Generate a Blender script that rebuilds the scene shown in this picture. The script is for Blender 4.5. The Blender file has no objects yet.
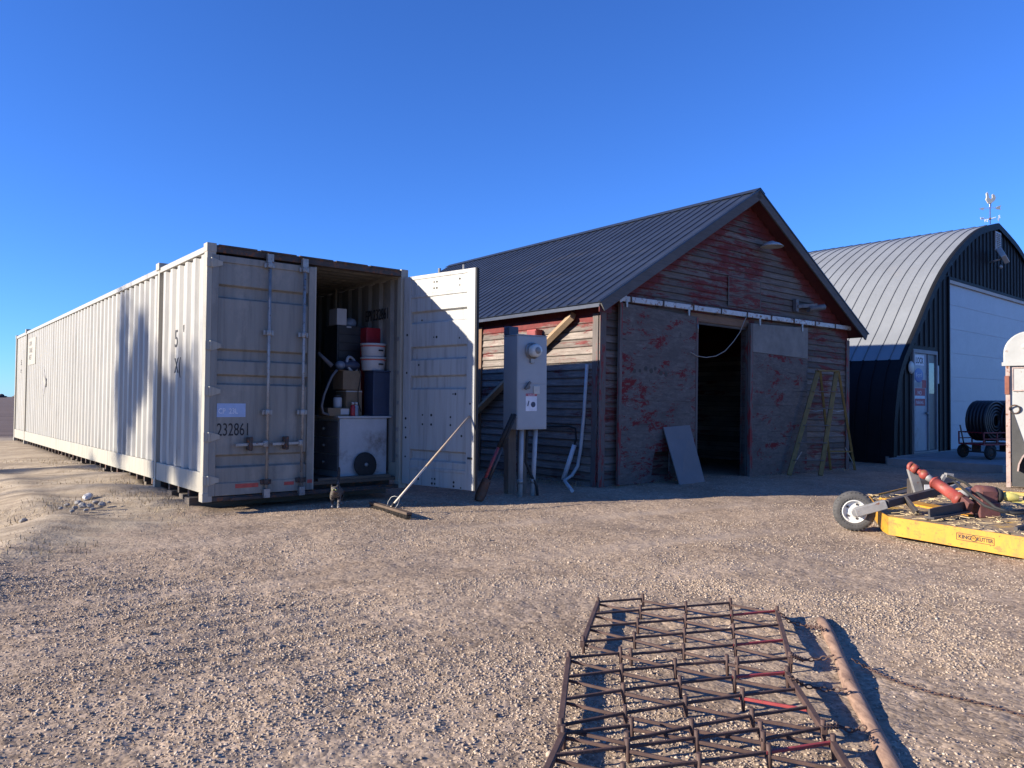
import bpy, bmesh, math, random
import numpy as np
from mathutils import Vector, Matrix
random.seed(7); rng = np.random.default_rng(11)
S = bpy.context.scene
COL = S.collection
rad = math.radians
V = Vector

# ------------------------------------------------------------------ helpers
class MB:
    """collects shapes, builds ONE mesh object"""
    def __init__(s): s.v = []; s.f = []; s.sm = []
    def add(s, vs, fs, smooth=False, M=None):
        o = len(s.v)
        for v in vs:
            v = V(v)
            s.v.append(M @ v if M is not None else v)
        for f in fs:
            s.f.append([i + o for i in f]); s.sm.append(smooth)
        return s
    def box(s, x0, x1, y0, y1, z0, z1, M=None):
        vs = [(x0,y0,z0),(x1,y0,z0),(x1,y1,z0),(x0,y1,z0),(x0,y0,z1),(x1,y0,z1),(x1,y1,z1),(x0,y1,z1)]
        return s.add(vs, [(0,3,2,1),(4,5,6,7),(0,1,5,4),(1,2,6,5),(2,3,7,6),(3,0,4,7)], False, M)
    def bar(s, p, q, w, t, up=(0,0,1), M=None):
        """box beam from p to q, w across, t along up"""
        p, q, up = V(p), V(q), V(up)
        d = q - p; L = d.length; d.normalize()
        x = d.cross(up)
        if x.length < 1e-4: x = d.cross(V((1,0,0)))
        x.normalize(); z = x.cross(d)
        vs = []
        for e in (p, q):
            for a, b in ((-1,-1),(1,-1),(1,1),(-1,1)):
                vs.append(e + x*(a*w/2) + z*(b*t/2))
        return s.add(vs, [(0,3,2,1),(4,5,6,7),(0,1,5,4),(1,2,6,5),(2,3,7,6),(3,0,4,7)], False, M)
    def tube(s, pts, r, n=10, caps=True, M=None, smooth=True):
        pts = [V(p) for p in pts]
        rs = r if isinstance(r, (list, tuple)) else [r]*len(pts)
        vs = []; fs = []
        prev = None
        for i, p in enumerate(pts):
            a = pts[max(0,i-1)]; b = pts[min(len(pts)-1,i+1)]
            d = (b-a).normalized()
            if prev is None:
                x = d.cross(V((0,0,1)))
                if x.length < 1e-3: x = d.cross(V((1,0,0)))
            else:
                x = prev - d*prev.dot(d)
                if x.length < 1e-4: x = d.cross(V((0,0,1)))
            x.normalize(); y = d.cross(x); prev = x
            for k in range(n):
                t = 2*math.pi*k/n
                vs.append(p + x*(math.cos(t)*rs[i]) + y*(math.sin(t)*rs[i]))
        for i in range(len(pts)-1):
            for k in range(n):
                k2 = (k+1) % n
                fs.append((i*n+k, i*n+k2, (i+1)*n+k2, (i+1)*n+k))
        s.add(vs, fs, smooth, M)
        if caps:
            o = len(s.v) - len(vs)
            s.f.append([o+k for k in range(n)][::-1]); s.sm.append(False)
            s.f.append([o+(len(pts)-1)*n+k for k in range(n)]); s.sm.append(False)
        return s
    def cyl(s, p, q, r, n=16, M=None): return s.tube([p, q], r, n, True, M)
    def prism(s, poly, axis, a, b, M=None):
        """poly of 2-D points, extruded along axis from a to b"""
        n = len(poly)
        def mk(u, w, t):
            return {'x': (t,u,w), 'y': (u,t,w), 'z': (u,w,t)}[axis]
        vs = [mk(u,w,a) for u,w in poly] + [mk(u,w,b) for u,w in poly]
        fs = [tuple(range(n))[::-1], tuple(range(n,2*n))] + [(i,(i+1)%n,n+(i+1)%n,n+i) for i in range(n)]
        return s.add(vs, fs, False, M)
    def lathe(s, prof, n=24, M=None, smooth=True):
        """profile of (r, z) revolved about Z"""
        vs = []; fs = []
        for r, z in prof:
            for k in range(n):
                t = 2*math.pi*k/n
                vs.append((r*math.cos(t), r*math.sin(t), z))
        for i in range(len(prof)-1):
            for k in range(n):
                k2 = (k+1)%n
                fs.append((i*n+k, i*n+k2, (i+1)*n+k2, (i+1)*n+k))
        return s.add(vs, fs, smooth, M)
    def ball(s, c, r, nu=12, nv=8, M=None):
        prof = []
        rx, ry, rz = r if isinstance(r, (list,tuple)) else (r,r,r)
        vs = []; fs = []
        for i in range(nv+1):
            ph = math.pi*i/nv
            for k in range(nu):
                t = 2*math.pi*k/nu
                vs.append((c[0]+rx*math.sin(ph)*math.cos(t), c[1]+ry*math.sin(ph)*math.sin(t), c[2]-rz*math.cos(ph)))
        for i in range(nv):
            for k in range(nu):
                k2 = (k+1)%nu
                fs.append((i*nu+k, i*nu+k2, (i+1)*nu+k2, (i+1)*nu+k))
        return s.add(vs, fs, True, M)
    def torus(s, c, R, r, axis=(0,0,1), n=24, m=8, stretch=1.0):
        ax = V(axis).normalized()
        x = ax.orthogonal().normalized(); y = ax.cross(x)
        vs = []; fs = []
        for i in range(n):
            t = 2*math.pi*i/n
            d = x*math.cos(t)*stretch + y*math.sin(t)
            for k in range(m):
                p = 2*math.pi*k/m
                vs.append(V(c) + d*R + (d.normalized()*math.cos(p) + ax*math.sin(p))*r)
        for i in range(n):
            i2 = (i+1)%n
            for k in range(m):
                k2 = (k+1)%m
                fs.append((i*m+k, i2*m+k, i2*m+k2, i*m+k2))
        return s.add(vs, fs, True)
    def build(s, name, mat, parent=None, bevel=0, seg=2, loc=None, rot=None, fix=True):
        me = bpy.data.meshes.new(name)
        me.from_pydata([tuple(v) for v in s.v], [], s.f)
        me.polygons.foreach_set('use_smooth', s.sm)
        if fix:
            bm = bmesh.new(); bm.from_mesh(me)
            bmesh.ops.recalc_face_normals(bm, faces=bm.faces)
            bm.to_mesh(me); bm.free()
        me.update()
        if mat: me.materials.append(mat)
        o = bpy.data.objects.new(name, me); COL.objects.link(o)
        if parent: o.parent = parent
        if loc is not None: o.location = loc
        if rot is not None: o.rotation_euler = rot
        if bevel:
            b = o.modifiers.new('bevel', 'BEVEL'); b.width = bevel; b.segments = seg
            b.limit_method = 'ANGLE'; b.angle_limit = rad(40)
        return o

def tag(o, label=None, cat=None, group=None, kind=None):
    if label: o['label'] = label
    if cat: o['category'] = cat
    if group: o['group'] = group
    if kind: o['kind'] = kind
    return o
def thing(name, label, cat, M=None, loc=None, rot=None, group=None):
    o = bpy.data.objects.new(name, None); COL.objects.link(o)
    o.empty_display_size = .2
    if M is not None: o.matrix_world = M
    if loc is not None: o.location = loc
    if rot is not None: o.rotation_euler = rot
    return tag(o, label, cat, group)
def kids(o): return [c for c in COL.objects if c.parent == o]
def copy_tree(o, parent=None):
    c = o.copy(); COL.objects.link(c)
    if parent: c.parent = parent
    for k in kids(o): copy_tree(k, c)
    return c
def rotm(yaw, tx=0, ty=0):
    return Matrix.Rotation(yaw,3,'Z') @ Matrix.Rotation(tx,3,'X') @ Matrix.Rotation(ty,3,'Y')
def frame(O, R3):
    M = R3.to_4x4(); M.translation = V(O); return M
def text(name, body, size, origin, xdir, up, mat, parent, sx=1.0, depth=.002, align='LEFT', offset=0):
    """lettering as a thin mesh part; xdir / up in the parent's frame"""
    cu = bpy.data.curves.new(name, 'FONT'); cu.body = body; cu.size = size; cu.extrude = depth
    cu.align_x = align; cu.resolution_u = 3; cu.offset = offset
    t = bpy.data.objects.new(name, cu); COL.objects.link(t)
    dg = bpy.context.evaluated_depsgraph_get()
    me = bpy.data.meshes.new_from_object(t.evaluated_get(dg))
    bpy.data.objects.remove(t); bpy.data.curves.remove(cu)
    x = V(xdir).normalized(); u = V(up).normalized(); n = x.cross(u)
    M = Matrix((x*sx, u, n)).transposed().to_4x4(); M.translation = V(origin)
    me.transform(M)
    me.materials.clear(); me.materials.append(mat)
    o = bpy.data.objects.new(name, me); COL.objects.link(o); o.parent = parent
    return o

# ------------------------------------------------------------------ camera
F, PITCH, ROLL, H = 753.4, .0207, -.0059, 1.29
fw = V((0, math.cos(PITCH), math.sin(PITCH))); up0 = V((0, -math.sin(PITCH), math.cos(PITCH))); rt0 = V((1,0,0))
cu_ = up0*math.cos(ROLL) + rt0*math.sin(ROLL); cr_ = rt0*math.cos(ROLL) - up0*math.sin(ROLL)
cam_d = bpy.data.cameras.new('camera'); cam = bpy.data.objects.new('camera', cam_d); COL.objects.link(cam)
cam_d.sensor_width = 36; cam_d.lens = F/1024*36; cam_d.clip_end = 20000; cam_d.clip_start = .05
Mc = Matrix((cr_, cu_, -fw)).transposed().to_4x4(); Mc.translation = (0,0,H)
cam.matrix_world = Mc
S.camera = cam
def hit(px, py, P, n):
    d = fw + cr_*((px-512)/F) - cu_*((py-384)/F)
    n = V(n); o = V((0,0,H))
    return o + d*((V(P)-o).dot(n)/d.dot(n))
def G(px, py, z=0): return hit(px, py, (0,0,z), (0,0,1))

# ------------------------------------------------------------------ light
EL = rad(19.2); SD = V((-.9635*math.cos(EL), -.268*math.cos(EL), math.sin(EL))).normalized()
W = bpy.data.worlds.new("World"); S.world = W; W.use_nodes = True
nt = W.node_tree; bg = nt.nodes['Background']
sky = nt.nodes.new('ShaderNodeTexSky'); sky.sky_type = 'NISHITA'; sky.sun_disc = False
sky.sun_elevation = EL; sky.sun_rotation = math.atan2(SD.x, SD.y)
sky.altitude = 1200; sky.air_density = 1.0; sky.dust_density = .0; sky.ozone_density = 4.0
tint = nt.nodes.new('ShaderNodeMix'); tint.data_type = 'RGBA'; tint.blend_type = 'MULTIPLY'; tint.inputs[0].default_value = 1
nt.links.new(sky.outputs[0], tint.inputs[6]); tint.inputs[7].default_value = (.55,.96,1.70,1)
nt.links.new(tint.outputs[2], bg.inputs[0]); bg.inputs[1].default_value = .063
sl = bpy.data.lights.new('sun', 'SUN'); sl.energy = 5.0; sl.angle = rad(.53); sl.color = (1, .90, .755)
so = bpy.data.objects.new('sun', sl); COL.objects.link(so)
so.rotation_euler = SD.to_track_quat('Z', 'Y').to_euler()
S.view_settings.view_transform = 'Standard'; S.view_settings.look = 'None'
S.view_settings.exposure = 1.2; S.view_settings.gamma = 1; S.view_settings.use_curve_mapping = False
S.cycles.use_denoising = True
S.cycles.max_bounces = 6; S.cycles.diffuse_bounces = 4

# ------------------------------------------------------------------ materials
class N:
    def __init__(s, name):
        s.m = bpy.data.materials.new(name); s.m.use_nodes = True
        s.t = s.m.node_tree; s.b = s.t.nodes['Principled BSDF']
        s.tc = s.t.nodes.new('ShaderNodeTexCoord')
    def new(s, ty, **k):
        n = s.t.nodes.new(ty)
        for a, b in k.items(): setattr(n, a, b)
        return n
    def link(s, a, b): s.t.links.new(a, b)
    def coord(s, scale=(1,1,1), loc=(0,0,0), rot=(0,0,0), space='Object'):
        mp = s.new('ShaderNodeMapping')
        mp.inputs['Scale'].default_value = scale; mp.inputs['Location'].default_value = loc; mp.inputs['Rotation'].default_value = rot
        s.link(s.tc.outputs[space], mp.inputs[0]); return mp.outputs[0]
    def noise(s, co, scale=5, detail=4, rough=.55, dist=0):
        n = s.new('ShaderNodeTexNoise'); n.inputs['Scale'].default_value = scale
        n.inputs['Detail'].default_value = detail; n.inputs['Roughness'].default_value = rough; n.inputs['Distortion'].default_value = dist
        s.link(co, n.inputs['Vector']); return n.outputs['Fac']
    def ramp(s, fac, stops, mode='LINEAR'):
        r = s.new('ShaderNodeValToRGB'); r.color_ramp.interpolation = mode
        e = r.color_ramp.elements
        while len(e) < len(stops): e.new(.5)
        for i, (p, c) in enumerate(stops):
            e[i].position = p; e[i].color = (c,c,c,1) if isinstance(c, (int,float)) else (*c,1)
        s.link(fac, r.inputs[0]); return r.outputs[0]
    def mix(s, fac, a, b, mode='MIX'):
        n = s.new('ShaderNodeMix', data_type='RGBA', blend_type=mode)
        for val, i in ((fac,0),(a,6),(b,7)):
            if hasattr(val, 'is_linked'): s.link(val, n.inputs[i])
            elif i == 0: n.inputs[0].default_value = val
            else: n.inputs[i].default_value = (*val,1)
        return n.outputs[2]
    def math(s, op, a, b=0, c=None, clamp=False):
        n = s.new('ShaderNodeMath', operation=op); n.use_clamp = clamp
        for i, val in enumerate((a, b) if c is None else (a, b, c)):
            if hasattr(val, 'is_linked'): s.link(val, n.inputs[i])
            else: n.inputs[i].default_value = val
        return n.outputs[0]
    def bump(s, h, strength=.4, dist=.01, prev=None):
        n = s.new('ShaderNodeBump'); n.inputs['Strength'].default_value = strength; n.inputs['Distance'].default_value = dist
        s.link(h, n.inputs['Height'])
        if prev is not None: s.link(prev, n.inputs['Normal'])
        return n.outputs[0]
    def fin(s, col=None, rough=.7, metal=0, normal=None, spec=None):
        if col is not None:
            if hasattr(col, 'is_linked'): s.link(col, s.b.inputs['Base Color'])
            else: s.b.inputs['Base Color'].default_value = (*col,1)
        if hasattr(rough, 'is_linked'): s.link(rough, s.b.inputs['Roughness'])
        else: s.b.inputs['Roughness'].default_value = rough
        s.b.inputs['Metallic'].default_value = metal
        if spec is not None: s.b.inputs['Specular IOR Level'].default_value = spec
        if normal is not None: s.link(normal, s.b.inputs['Normal'])
        return s.m

def simple(name, c, rough=.6, metal=0, var=.25, scale=6, bump=.15, rust=0, dirt=0, dirtc=(.13,.10,.075), stretch=(1,1,1), rustc=(.16,.06,.025)):
    """painted or raw surface with uneven tone, optional rust spots and dirt"""
    n = N(name); co = n.coord(stretch)
    lo = tuple(x*(1-var) for x in c); hi = tuple(min(.95, x*(1+var*.5)) for x in c)
    col = n.ramp(n.noise(co, scale, 6, .65), [(.3,lo),(.7,hi)])
    if dirt:
        col = n.mix(n.ramp(n.noise(n.coord(stretch, (3,7,1)), scale*.6, 8, .7), [(.62-.3*dirt,0),(.75,1)]), col, dirtc)
    if rust:
        col = n.mix(n.ramp(n.noise(n.coord((1,1,1), (9,2,5)), scale*2.2, 8, .7), [(.68-.25*rust,0),(.72-.2*rust,1)]), col, rustc)
    fine = n.noise(co, scale*14, 3, .6)
    return n.fin(col, n.ramp(fine, [(.2, max(.05, rough-.12)), (.8, min(1, rough+.12))]), metal, n.bump(fine, bump, .004) if bump else None)

def container_paint(name, c, axis, worn=.5, rust=.5):
    """old paint: vertical dirt streaks, chalky patches, rust spots"""
    n = N(name)
    st = (6,6,.35)
    streak = n.noise(n.coord(st), 2.2, 6, .65)
    col = n.ramp(streak, [(.25, tuple(x*.55 for x in c)), (.48, tuple(x*.95 for x in c)), (.8, tuple(min(.9,x*1.12) for x in c))])
    patch = n.noise(n.coord((1,1,.6)), 1.6, 9, .74)
    col = n.mix(n.ramp(patch, [(.52,0),(.68,worn)]), col, (.36,.32,.26))
    ru = n.noise(n.coord((3,3,1.0), (4,8,2)), 3.4, 9, .78)
    col = n.mix(n.ramp(ru, [(.63,0),(.70,rust)]), col, (.18,.075,.03))
    spk = n.noise(n.coord((1,1,1)), 42, 3, .6)
    col = n.mix(n.ramp(spk, [(.70,0),(.76,rust*.8)]), col, (.13,.06,.03))
    return n.fin(col, .55, 0, n.bump(n.noise(n.coord((1,1,1)), 7, 4), .12, .02))

def wood(name, c, axis='x', var=.35, rough=.85, paint=None, paint_amt=.5, bump=.5, gap=None):
    """weathered boards, grain along axis; optional remaining paint flakes"""
    n = N(name)
    sc = {'x': (1.2,14,14), 'y': (14,1.2,14), 'z': (14,14,1.2)}[axis]
    g = n.noise(n.coord(sc), 3.2, 8, .7, .6)
    big = n.noise(n.coord((1,1,1), (2,2,2)), 1.3, 5, .6)
    col = n.ramp(g, [(.25, tuple(x*(1-var*1.3) for x in c)), (.55, c), (.8, tuple(x*(1+var*.7) for x in c))])
    col = n.mix(n.ramp(big, [(.35,.0),(.7,.5)]), col, tuple(x*.55 for x in c))
    h = g
    if paint:
        sp = {'x': (.9,5,5), 'y': (5,.9,5), 'z': (5,5,.9)}[axis]
        f = n.noise(n.coord(sp, (5,1,3)), 1.5, 10, .78, .4)
        col = n.mix(n.ramp(f, [(.60-.24*paint_amt,0),(.63-.24*paint_amt,1)]), col, paint)
    return n.fin(col, rough, 0, n.bump(h, bump, .006))

mats = {}
mats['cream'] = container_paint('cream_paint', (.33,.32,.29), 'x', .5, .35)
mats['inner'] = container_paint('shaded_cream_paint', (.17,.165,.15), 'x', .5, .35)  # darker copy of the cream, interior shade put into the paint colour
mats['rail'] = container_paint('yellowed_rail_paint', (.335,.31,.25), 'x', .45, .4)
mats['door_paint'] = container_paint('beige_door_paint', (.205,.197,.172), 'x', .6, .25)
mats['door_inner'] = container_paint('white_door_lining', (.335,.335,.32), 'x', .4, .3)
mats['cont_dark'] = simple('rusty_dark_steel', (.055,.045,.04), .8, 0, .4, 9, .3, .6)
mats['galv'] = simple('dull_rod_steel', (.30,.30,.29), .5, .5, .3, 12, .2, .4)
mats['black'] = simple('black_rubber', (.02,.02,.02), .8, 0, .3, 12, .2)
mats['black_paint'] = simple('black_lettering', (.018,.018,.02), .7, 0, .2, 12, 0)
mats['white_paint'] = simple('white_lettering', (.70,.72,.75), .7, 0, .2, 12, 0)
mats['blue_smudge'] = simple('blue_overpaint', (.30,.40,.58), .7, 0, .2, 6, 0)
mats['redtape'] = simple('red_reflective_tape', (.42,.045,.04), .4, 0, .35, 14, 0)
mats['plywood_floor'] = wood('container_floor', (.12,.09,.065), 'y')
mats['timber'] = wood('old_timber', (.15,.12,.09), 'x', .4)

# ------------------------------------------------------------------ ground height
# numpy value noise
_P = rng.random((256,256))
def vnoise(x, y):
    xi = np.floor(x).astype(int); yi = np.floor(y).astype(int)
    fx = x-xi; fy = y-yi; fx = fx*fx*(3-2*fx); fy = fy*fy*(3-2*fy)
    a = _P[xi&255, yi&255]; b = _P[(xi+1)&255, yi&255]; c = _P[xi&255, (yi+1)&255]; d = _P[(xi+1)&255, (yi+1)&255]
    return (a*(1-fx)+b*fx)*(1-fy) + (c*(1-fx)+d*fx)*fy - .5


def sstep(a, b, x):
    t = np.clip((x-a)/(b-a), 0, 1); return t*t*(3-2*t)
BX, BY, BYAW, BTILT = 1.2868, 11.2998, .6652, .0159
CREST_Y = np.array([-5, 0, 2, 5, 8, 11, 15, 20, 60]); CREST_X = np.array([-3.0,-2.9,-2.9,-3.6,-4.7,-7.2,-11.2,-15.5,-50])
def gz(x, y):
    x = np.asarray(x, float); y = np.asarray(y, float)
    lx = (x-BX)*math.cos(BYAW) + (y-BY)*math.sin(BYAW)
    z = -.115*sstep(.5, 7.5, lx)
    d = np.interp(y, CREST_Y, CREST_X) - x
    z = z - .50*sstep(0, 2.6, d)*(1-sstep(10, 17, y))*sstep(-2, 2, y)
    ccx = (x+3.4164)*math.cos(.6928)+(y-8.3706)*math.sin(.6928); ccy = -(x+3.4164)*math.sin(.6928)+(y-8.3706)*math.cos(.6928)
    z = z + .085*sstep(-1.6, -.15, ccx)*sstep(.35, .05, ccx)*sstep(-.1, 1.0, ccy)*sstep(18, 16, ccy)
    # the bank's lip and wheel ruts along it
    z = z + .05*np.exp(-((d-.1)/.35)**2)*(1-sstep(9, 14, y))*sstep(-2, 3, y)
    return z
def tracks(x, y):
    u = -x*.54 + y*.84 + .9*np.sin(x*.16+.5) + .10*vnoise(x*.8, y*.8)
    m = 0
    for c in (3.0, 4.55, 5.6, 7.1):
        m = np.maximum(m, np.exp(-((u-c)/.13)**2))
    return m*np.clip(.55+1.1*vnoise(x*.55+7, y*.55), 0, 1)*sstep(1.5, -.5, x - .35*y)
def gzf(x, y): return float(gz(x, y))

# ground: one sheet, a polar grid that is fine in front of the viewer
def make_ground():
    fr = np.linspace(rad(90-44), rad(90+44), 560)
    rest = np.linspace(rad(90+44), rad(360+90-44), 90)[1:-1]
    ang = np.concatenate([fr, rest]); na = len(ang)
    r = np.concatenate([np.geomspace(1.4, 26, 560), np.geomspace(26, 9000, 60)[1:]])
    r = np.concatenate([[.3,.7,1.1], r]); nr = len(r)
    Rr, A = np.meshgrid(r, ang, indexing='ij')
    X = Rr*np.cos(A); Y = Rr*np.sin(A)
    Z = gz(X, Y)
    near = np.clip(1 - Rr/40, 0, 1)
    Z += near*(.05*vnoise(X*.6+9, Y*.6) + .024*vnoise(X*2.1, Y*2.1+5) + .010*vnoise(X*6, Y*6) + .007*vnoise(X*17, Y*17) + .005*vnoise(X*38, Y*38))
    bm_ = sstep(.2, 1.4, -3.2 - X)*sstep(5.8, 7.8, Y)*sstep(17, 12, Y)
    Z += bm_*(.15*vnoise(X*.45+.3*Y, Y*1.6) + .10*vnoise(X*.5, Y*3.2+.9*X))
    # shallow wheel marks drawn across the yard
    u = -X*.54 + Y*.84 + .22*vnoise(X*.6, Y*.6)
    left = sstep(1.0, -2.0, X)
    Z += near*left*.008*np.sin(u*33)*sstep(7.5, 4.5, Y)*(.35+1.3*np.clip(vnoise(X*.7+4, Y*.7)+.35,0,1))
    trk = tracks(X, Y); Z -= near*.014*trk
    v = np.stack([X, Y, Z], -1).reshape(-1,3)
    v = np.vstack([v, [[0,0,0]]])
    i = np.arange(nr-1)[:,None]*na + np.arange(na)[None]
    j = np.arange(nr-1)[:,None]*na + (np.arange(na)+1)[None] % na
    quads = np.stack([i, i+na, j+na, j], -1).reshape(-1,4)
    me = bpy.data.meshes.new('ground')
    tri = np.stack([np.full(na, len(v)-1), np.arange(na), (np.arange(na)+1) % na], -1)
    nq, ntri = len(quads), len(tri)
    me.vertices.add(len(v)); me.vertices.foreach_set('co', v.ravel())
    me.loops.add(nq*4+ntri*3); me.loops.foreach_set('vertex_index', np.concatenate([quads.ravel(), tri.ravel()]))
    me.polygons.add(nq+ntri)
    me.polygons.foreach_set('loop_start', np.concatenate([np.arange(nq)*4, nq*4+np.arange(ntri)*3]))
    me.polygons.foreach_set('use_smooth', np.ones(nq+ntri, bool))
    at = me.attributes.new('track', 'FLOAT', 'POINT'); at.data.foreach_set('value', np.append(trk.reshape(-1), 0))
    me.update(calc_edges=True)
    n = N('gravel_yard')
    co = n.tc.outputs['Object']
    big = n.noise(co, .35, 5, .6); mid = n.noise(co, 2.2, 6, .65); fine = n.noise(co, 34, 5, .7)
    vo = n.new('ShaderNodeTexVoronoi'); vo.inputs['Scale'].default_value = 55; n.link(co, vo.inputs['Vector'])
    vo2 = n.new('ShaderNodeTexVoronoi'); vo2.inputs['Scale'].default_value = 24; n.link(co, vo2.inputs['Vector'])
    base = n.ramp(mid, [(.3,(.315,.235,.165)),(.7,(.425,.325,.235))])
    base = n.mix(n.ramp(big, [(.4,0),(.65,.55)]), base, (.30,.235,.18))
    cell = n.new('ShaderNodeSeparateColor'); n.link(vo.outputs['Color'], cell.inputs[0])
    base = n.mix(.75, base, n.ramp(cell.outputs[0], [(.0,(.45,.43,.42)),(.35,(.85,.83,.8)),(.75,(1.0,1,1)),(1,(1.35,1.34,1.32))]), 'MULTIPLY')
    cell2 = n.new('ShaderNodeSeparateColor'); n.link(vo2.outputs['Color'], cell2.inputs[0])
    base = n.mix(.45, base, n.ramp(cell2.outputs[1], [(0,(.6,.58,.56)),(.5,(1,1,1)),(1,(1.3,1.28,1.25))]), 'MULTIPLY')
    ta = n.new('ShaderNodeAttribute'); ta.attribute_name = 'track'
    base = n.mix(n.math('MULTIPLY', ta.outputs['Fac'], .6), base, (.40,.315,.24))
    patch = n.ramp(n.noise(n.coord((1,1,1),(9,4,0)), .9, 7, .7), [(.38,(.76,.74,.72)),(.55,(1,1,1)),(.72,(1.13,1.12,1.10))])
    base = n.mix(.9, base, patch, 'MULTIPLY')
    # sandy bare bank on the left
    sep = n.new('ShaderNodeSeparateXYZ'); n.link(co, sep.inputs[0])
    zl = n.math('ADD', sep.outputs[2], n.math('MULTIPLY', n.noise(co, 1.1, 6, .7), .3))
    sand = n.ramp(n.noise(n.coord((1,1,1),(3,3,0)), 3.5, 8, .7), [(.3,(.31,.245,.17)),(.7,(.45,.37,.27))])
    nz_ = n.math('MULTIPLY_ADD', n.noise(co, 1.6, 7, .7), 2.4, -1.2)
    mx = n.math('MULTIPLY', n.math('ADD', n.math('SUBTRACT', nz_, sep.outputs[0]), -3.35), 1.6, None, True)
    my = n.math('MULTIPLY', n.math('ADD', sep.outputs[1], n.math('ADD', nz_, -5.6)), 1.2, None, True)
    streak = n.ramp(n.noise(n.coord((.5,2.6,1),(1,0,0),(0,0,.25)), 2.2, 8, .7), [(.35,(.50,.47,.45)),(.58,(.95,.95,.95)),(.8,(1.1,1.08,1.05))])
    sand = n.mix(.9, sand, streak, 'MULTIPLY')
    base = n.mix(n.math('MULTIPLY', mx, my), base, sand)
    # ploughed field beyond the yard
    fl = n.math('ADD', sep.outputs[1], n.math('MULTIPLY', n.noise(co, .3, 4, .6), 3.0))
    furrow = n.noise(n.coord((.02,.35,1)), 1.0, 6, .7)
    field = n.ramp(furrow, [(.3,(.085,.06,.052)),(.7,(.16,.115,.095))])
    base = n.mix(n.math('MULTIPLY_ADD', fl, .6, -.6*24.5, True), base, field)
    hgt = n.math('ADD', n.math('MULTIPLY', vo.outputs['Distance'], -.8), n.math('MULTIPLY', fine, .6))
    nb = n.bump(hgt, .42, .008)
    nb = n.bump(n.math('MULTIPLY', vo2.outputs['Distance'], -1), .2, .012, nb)
    me.materials.append(n.fin(base, .95, 0, nb, .2))
    o = bpy.data.objects.new('ground', me); COL.objects.link(o)
    return tag(o, kind='structure')
make_ground()

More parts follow.
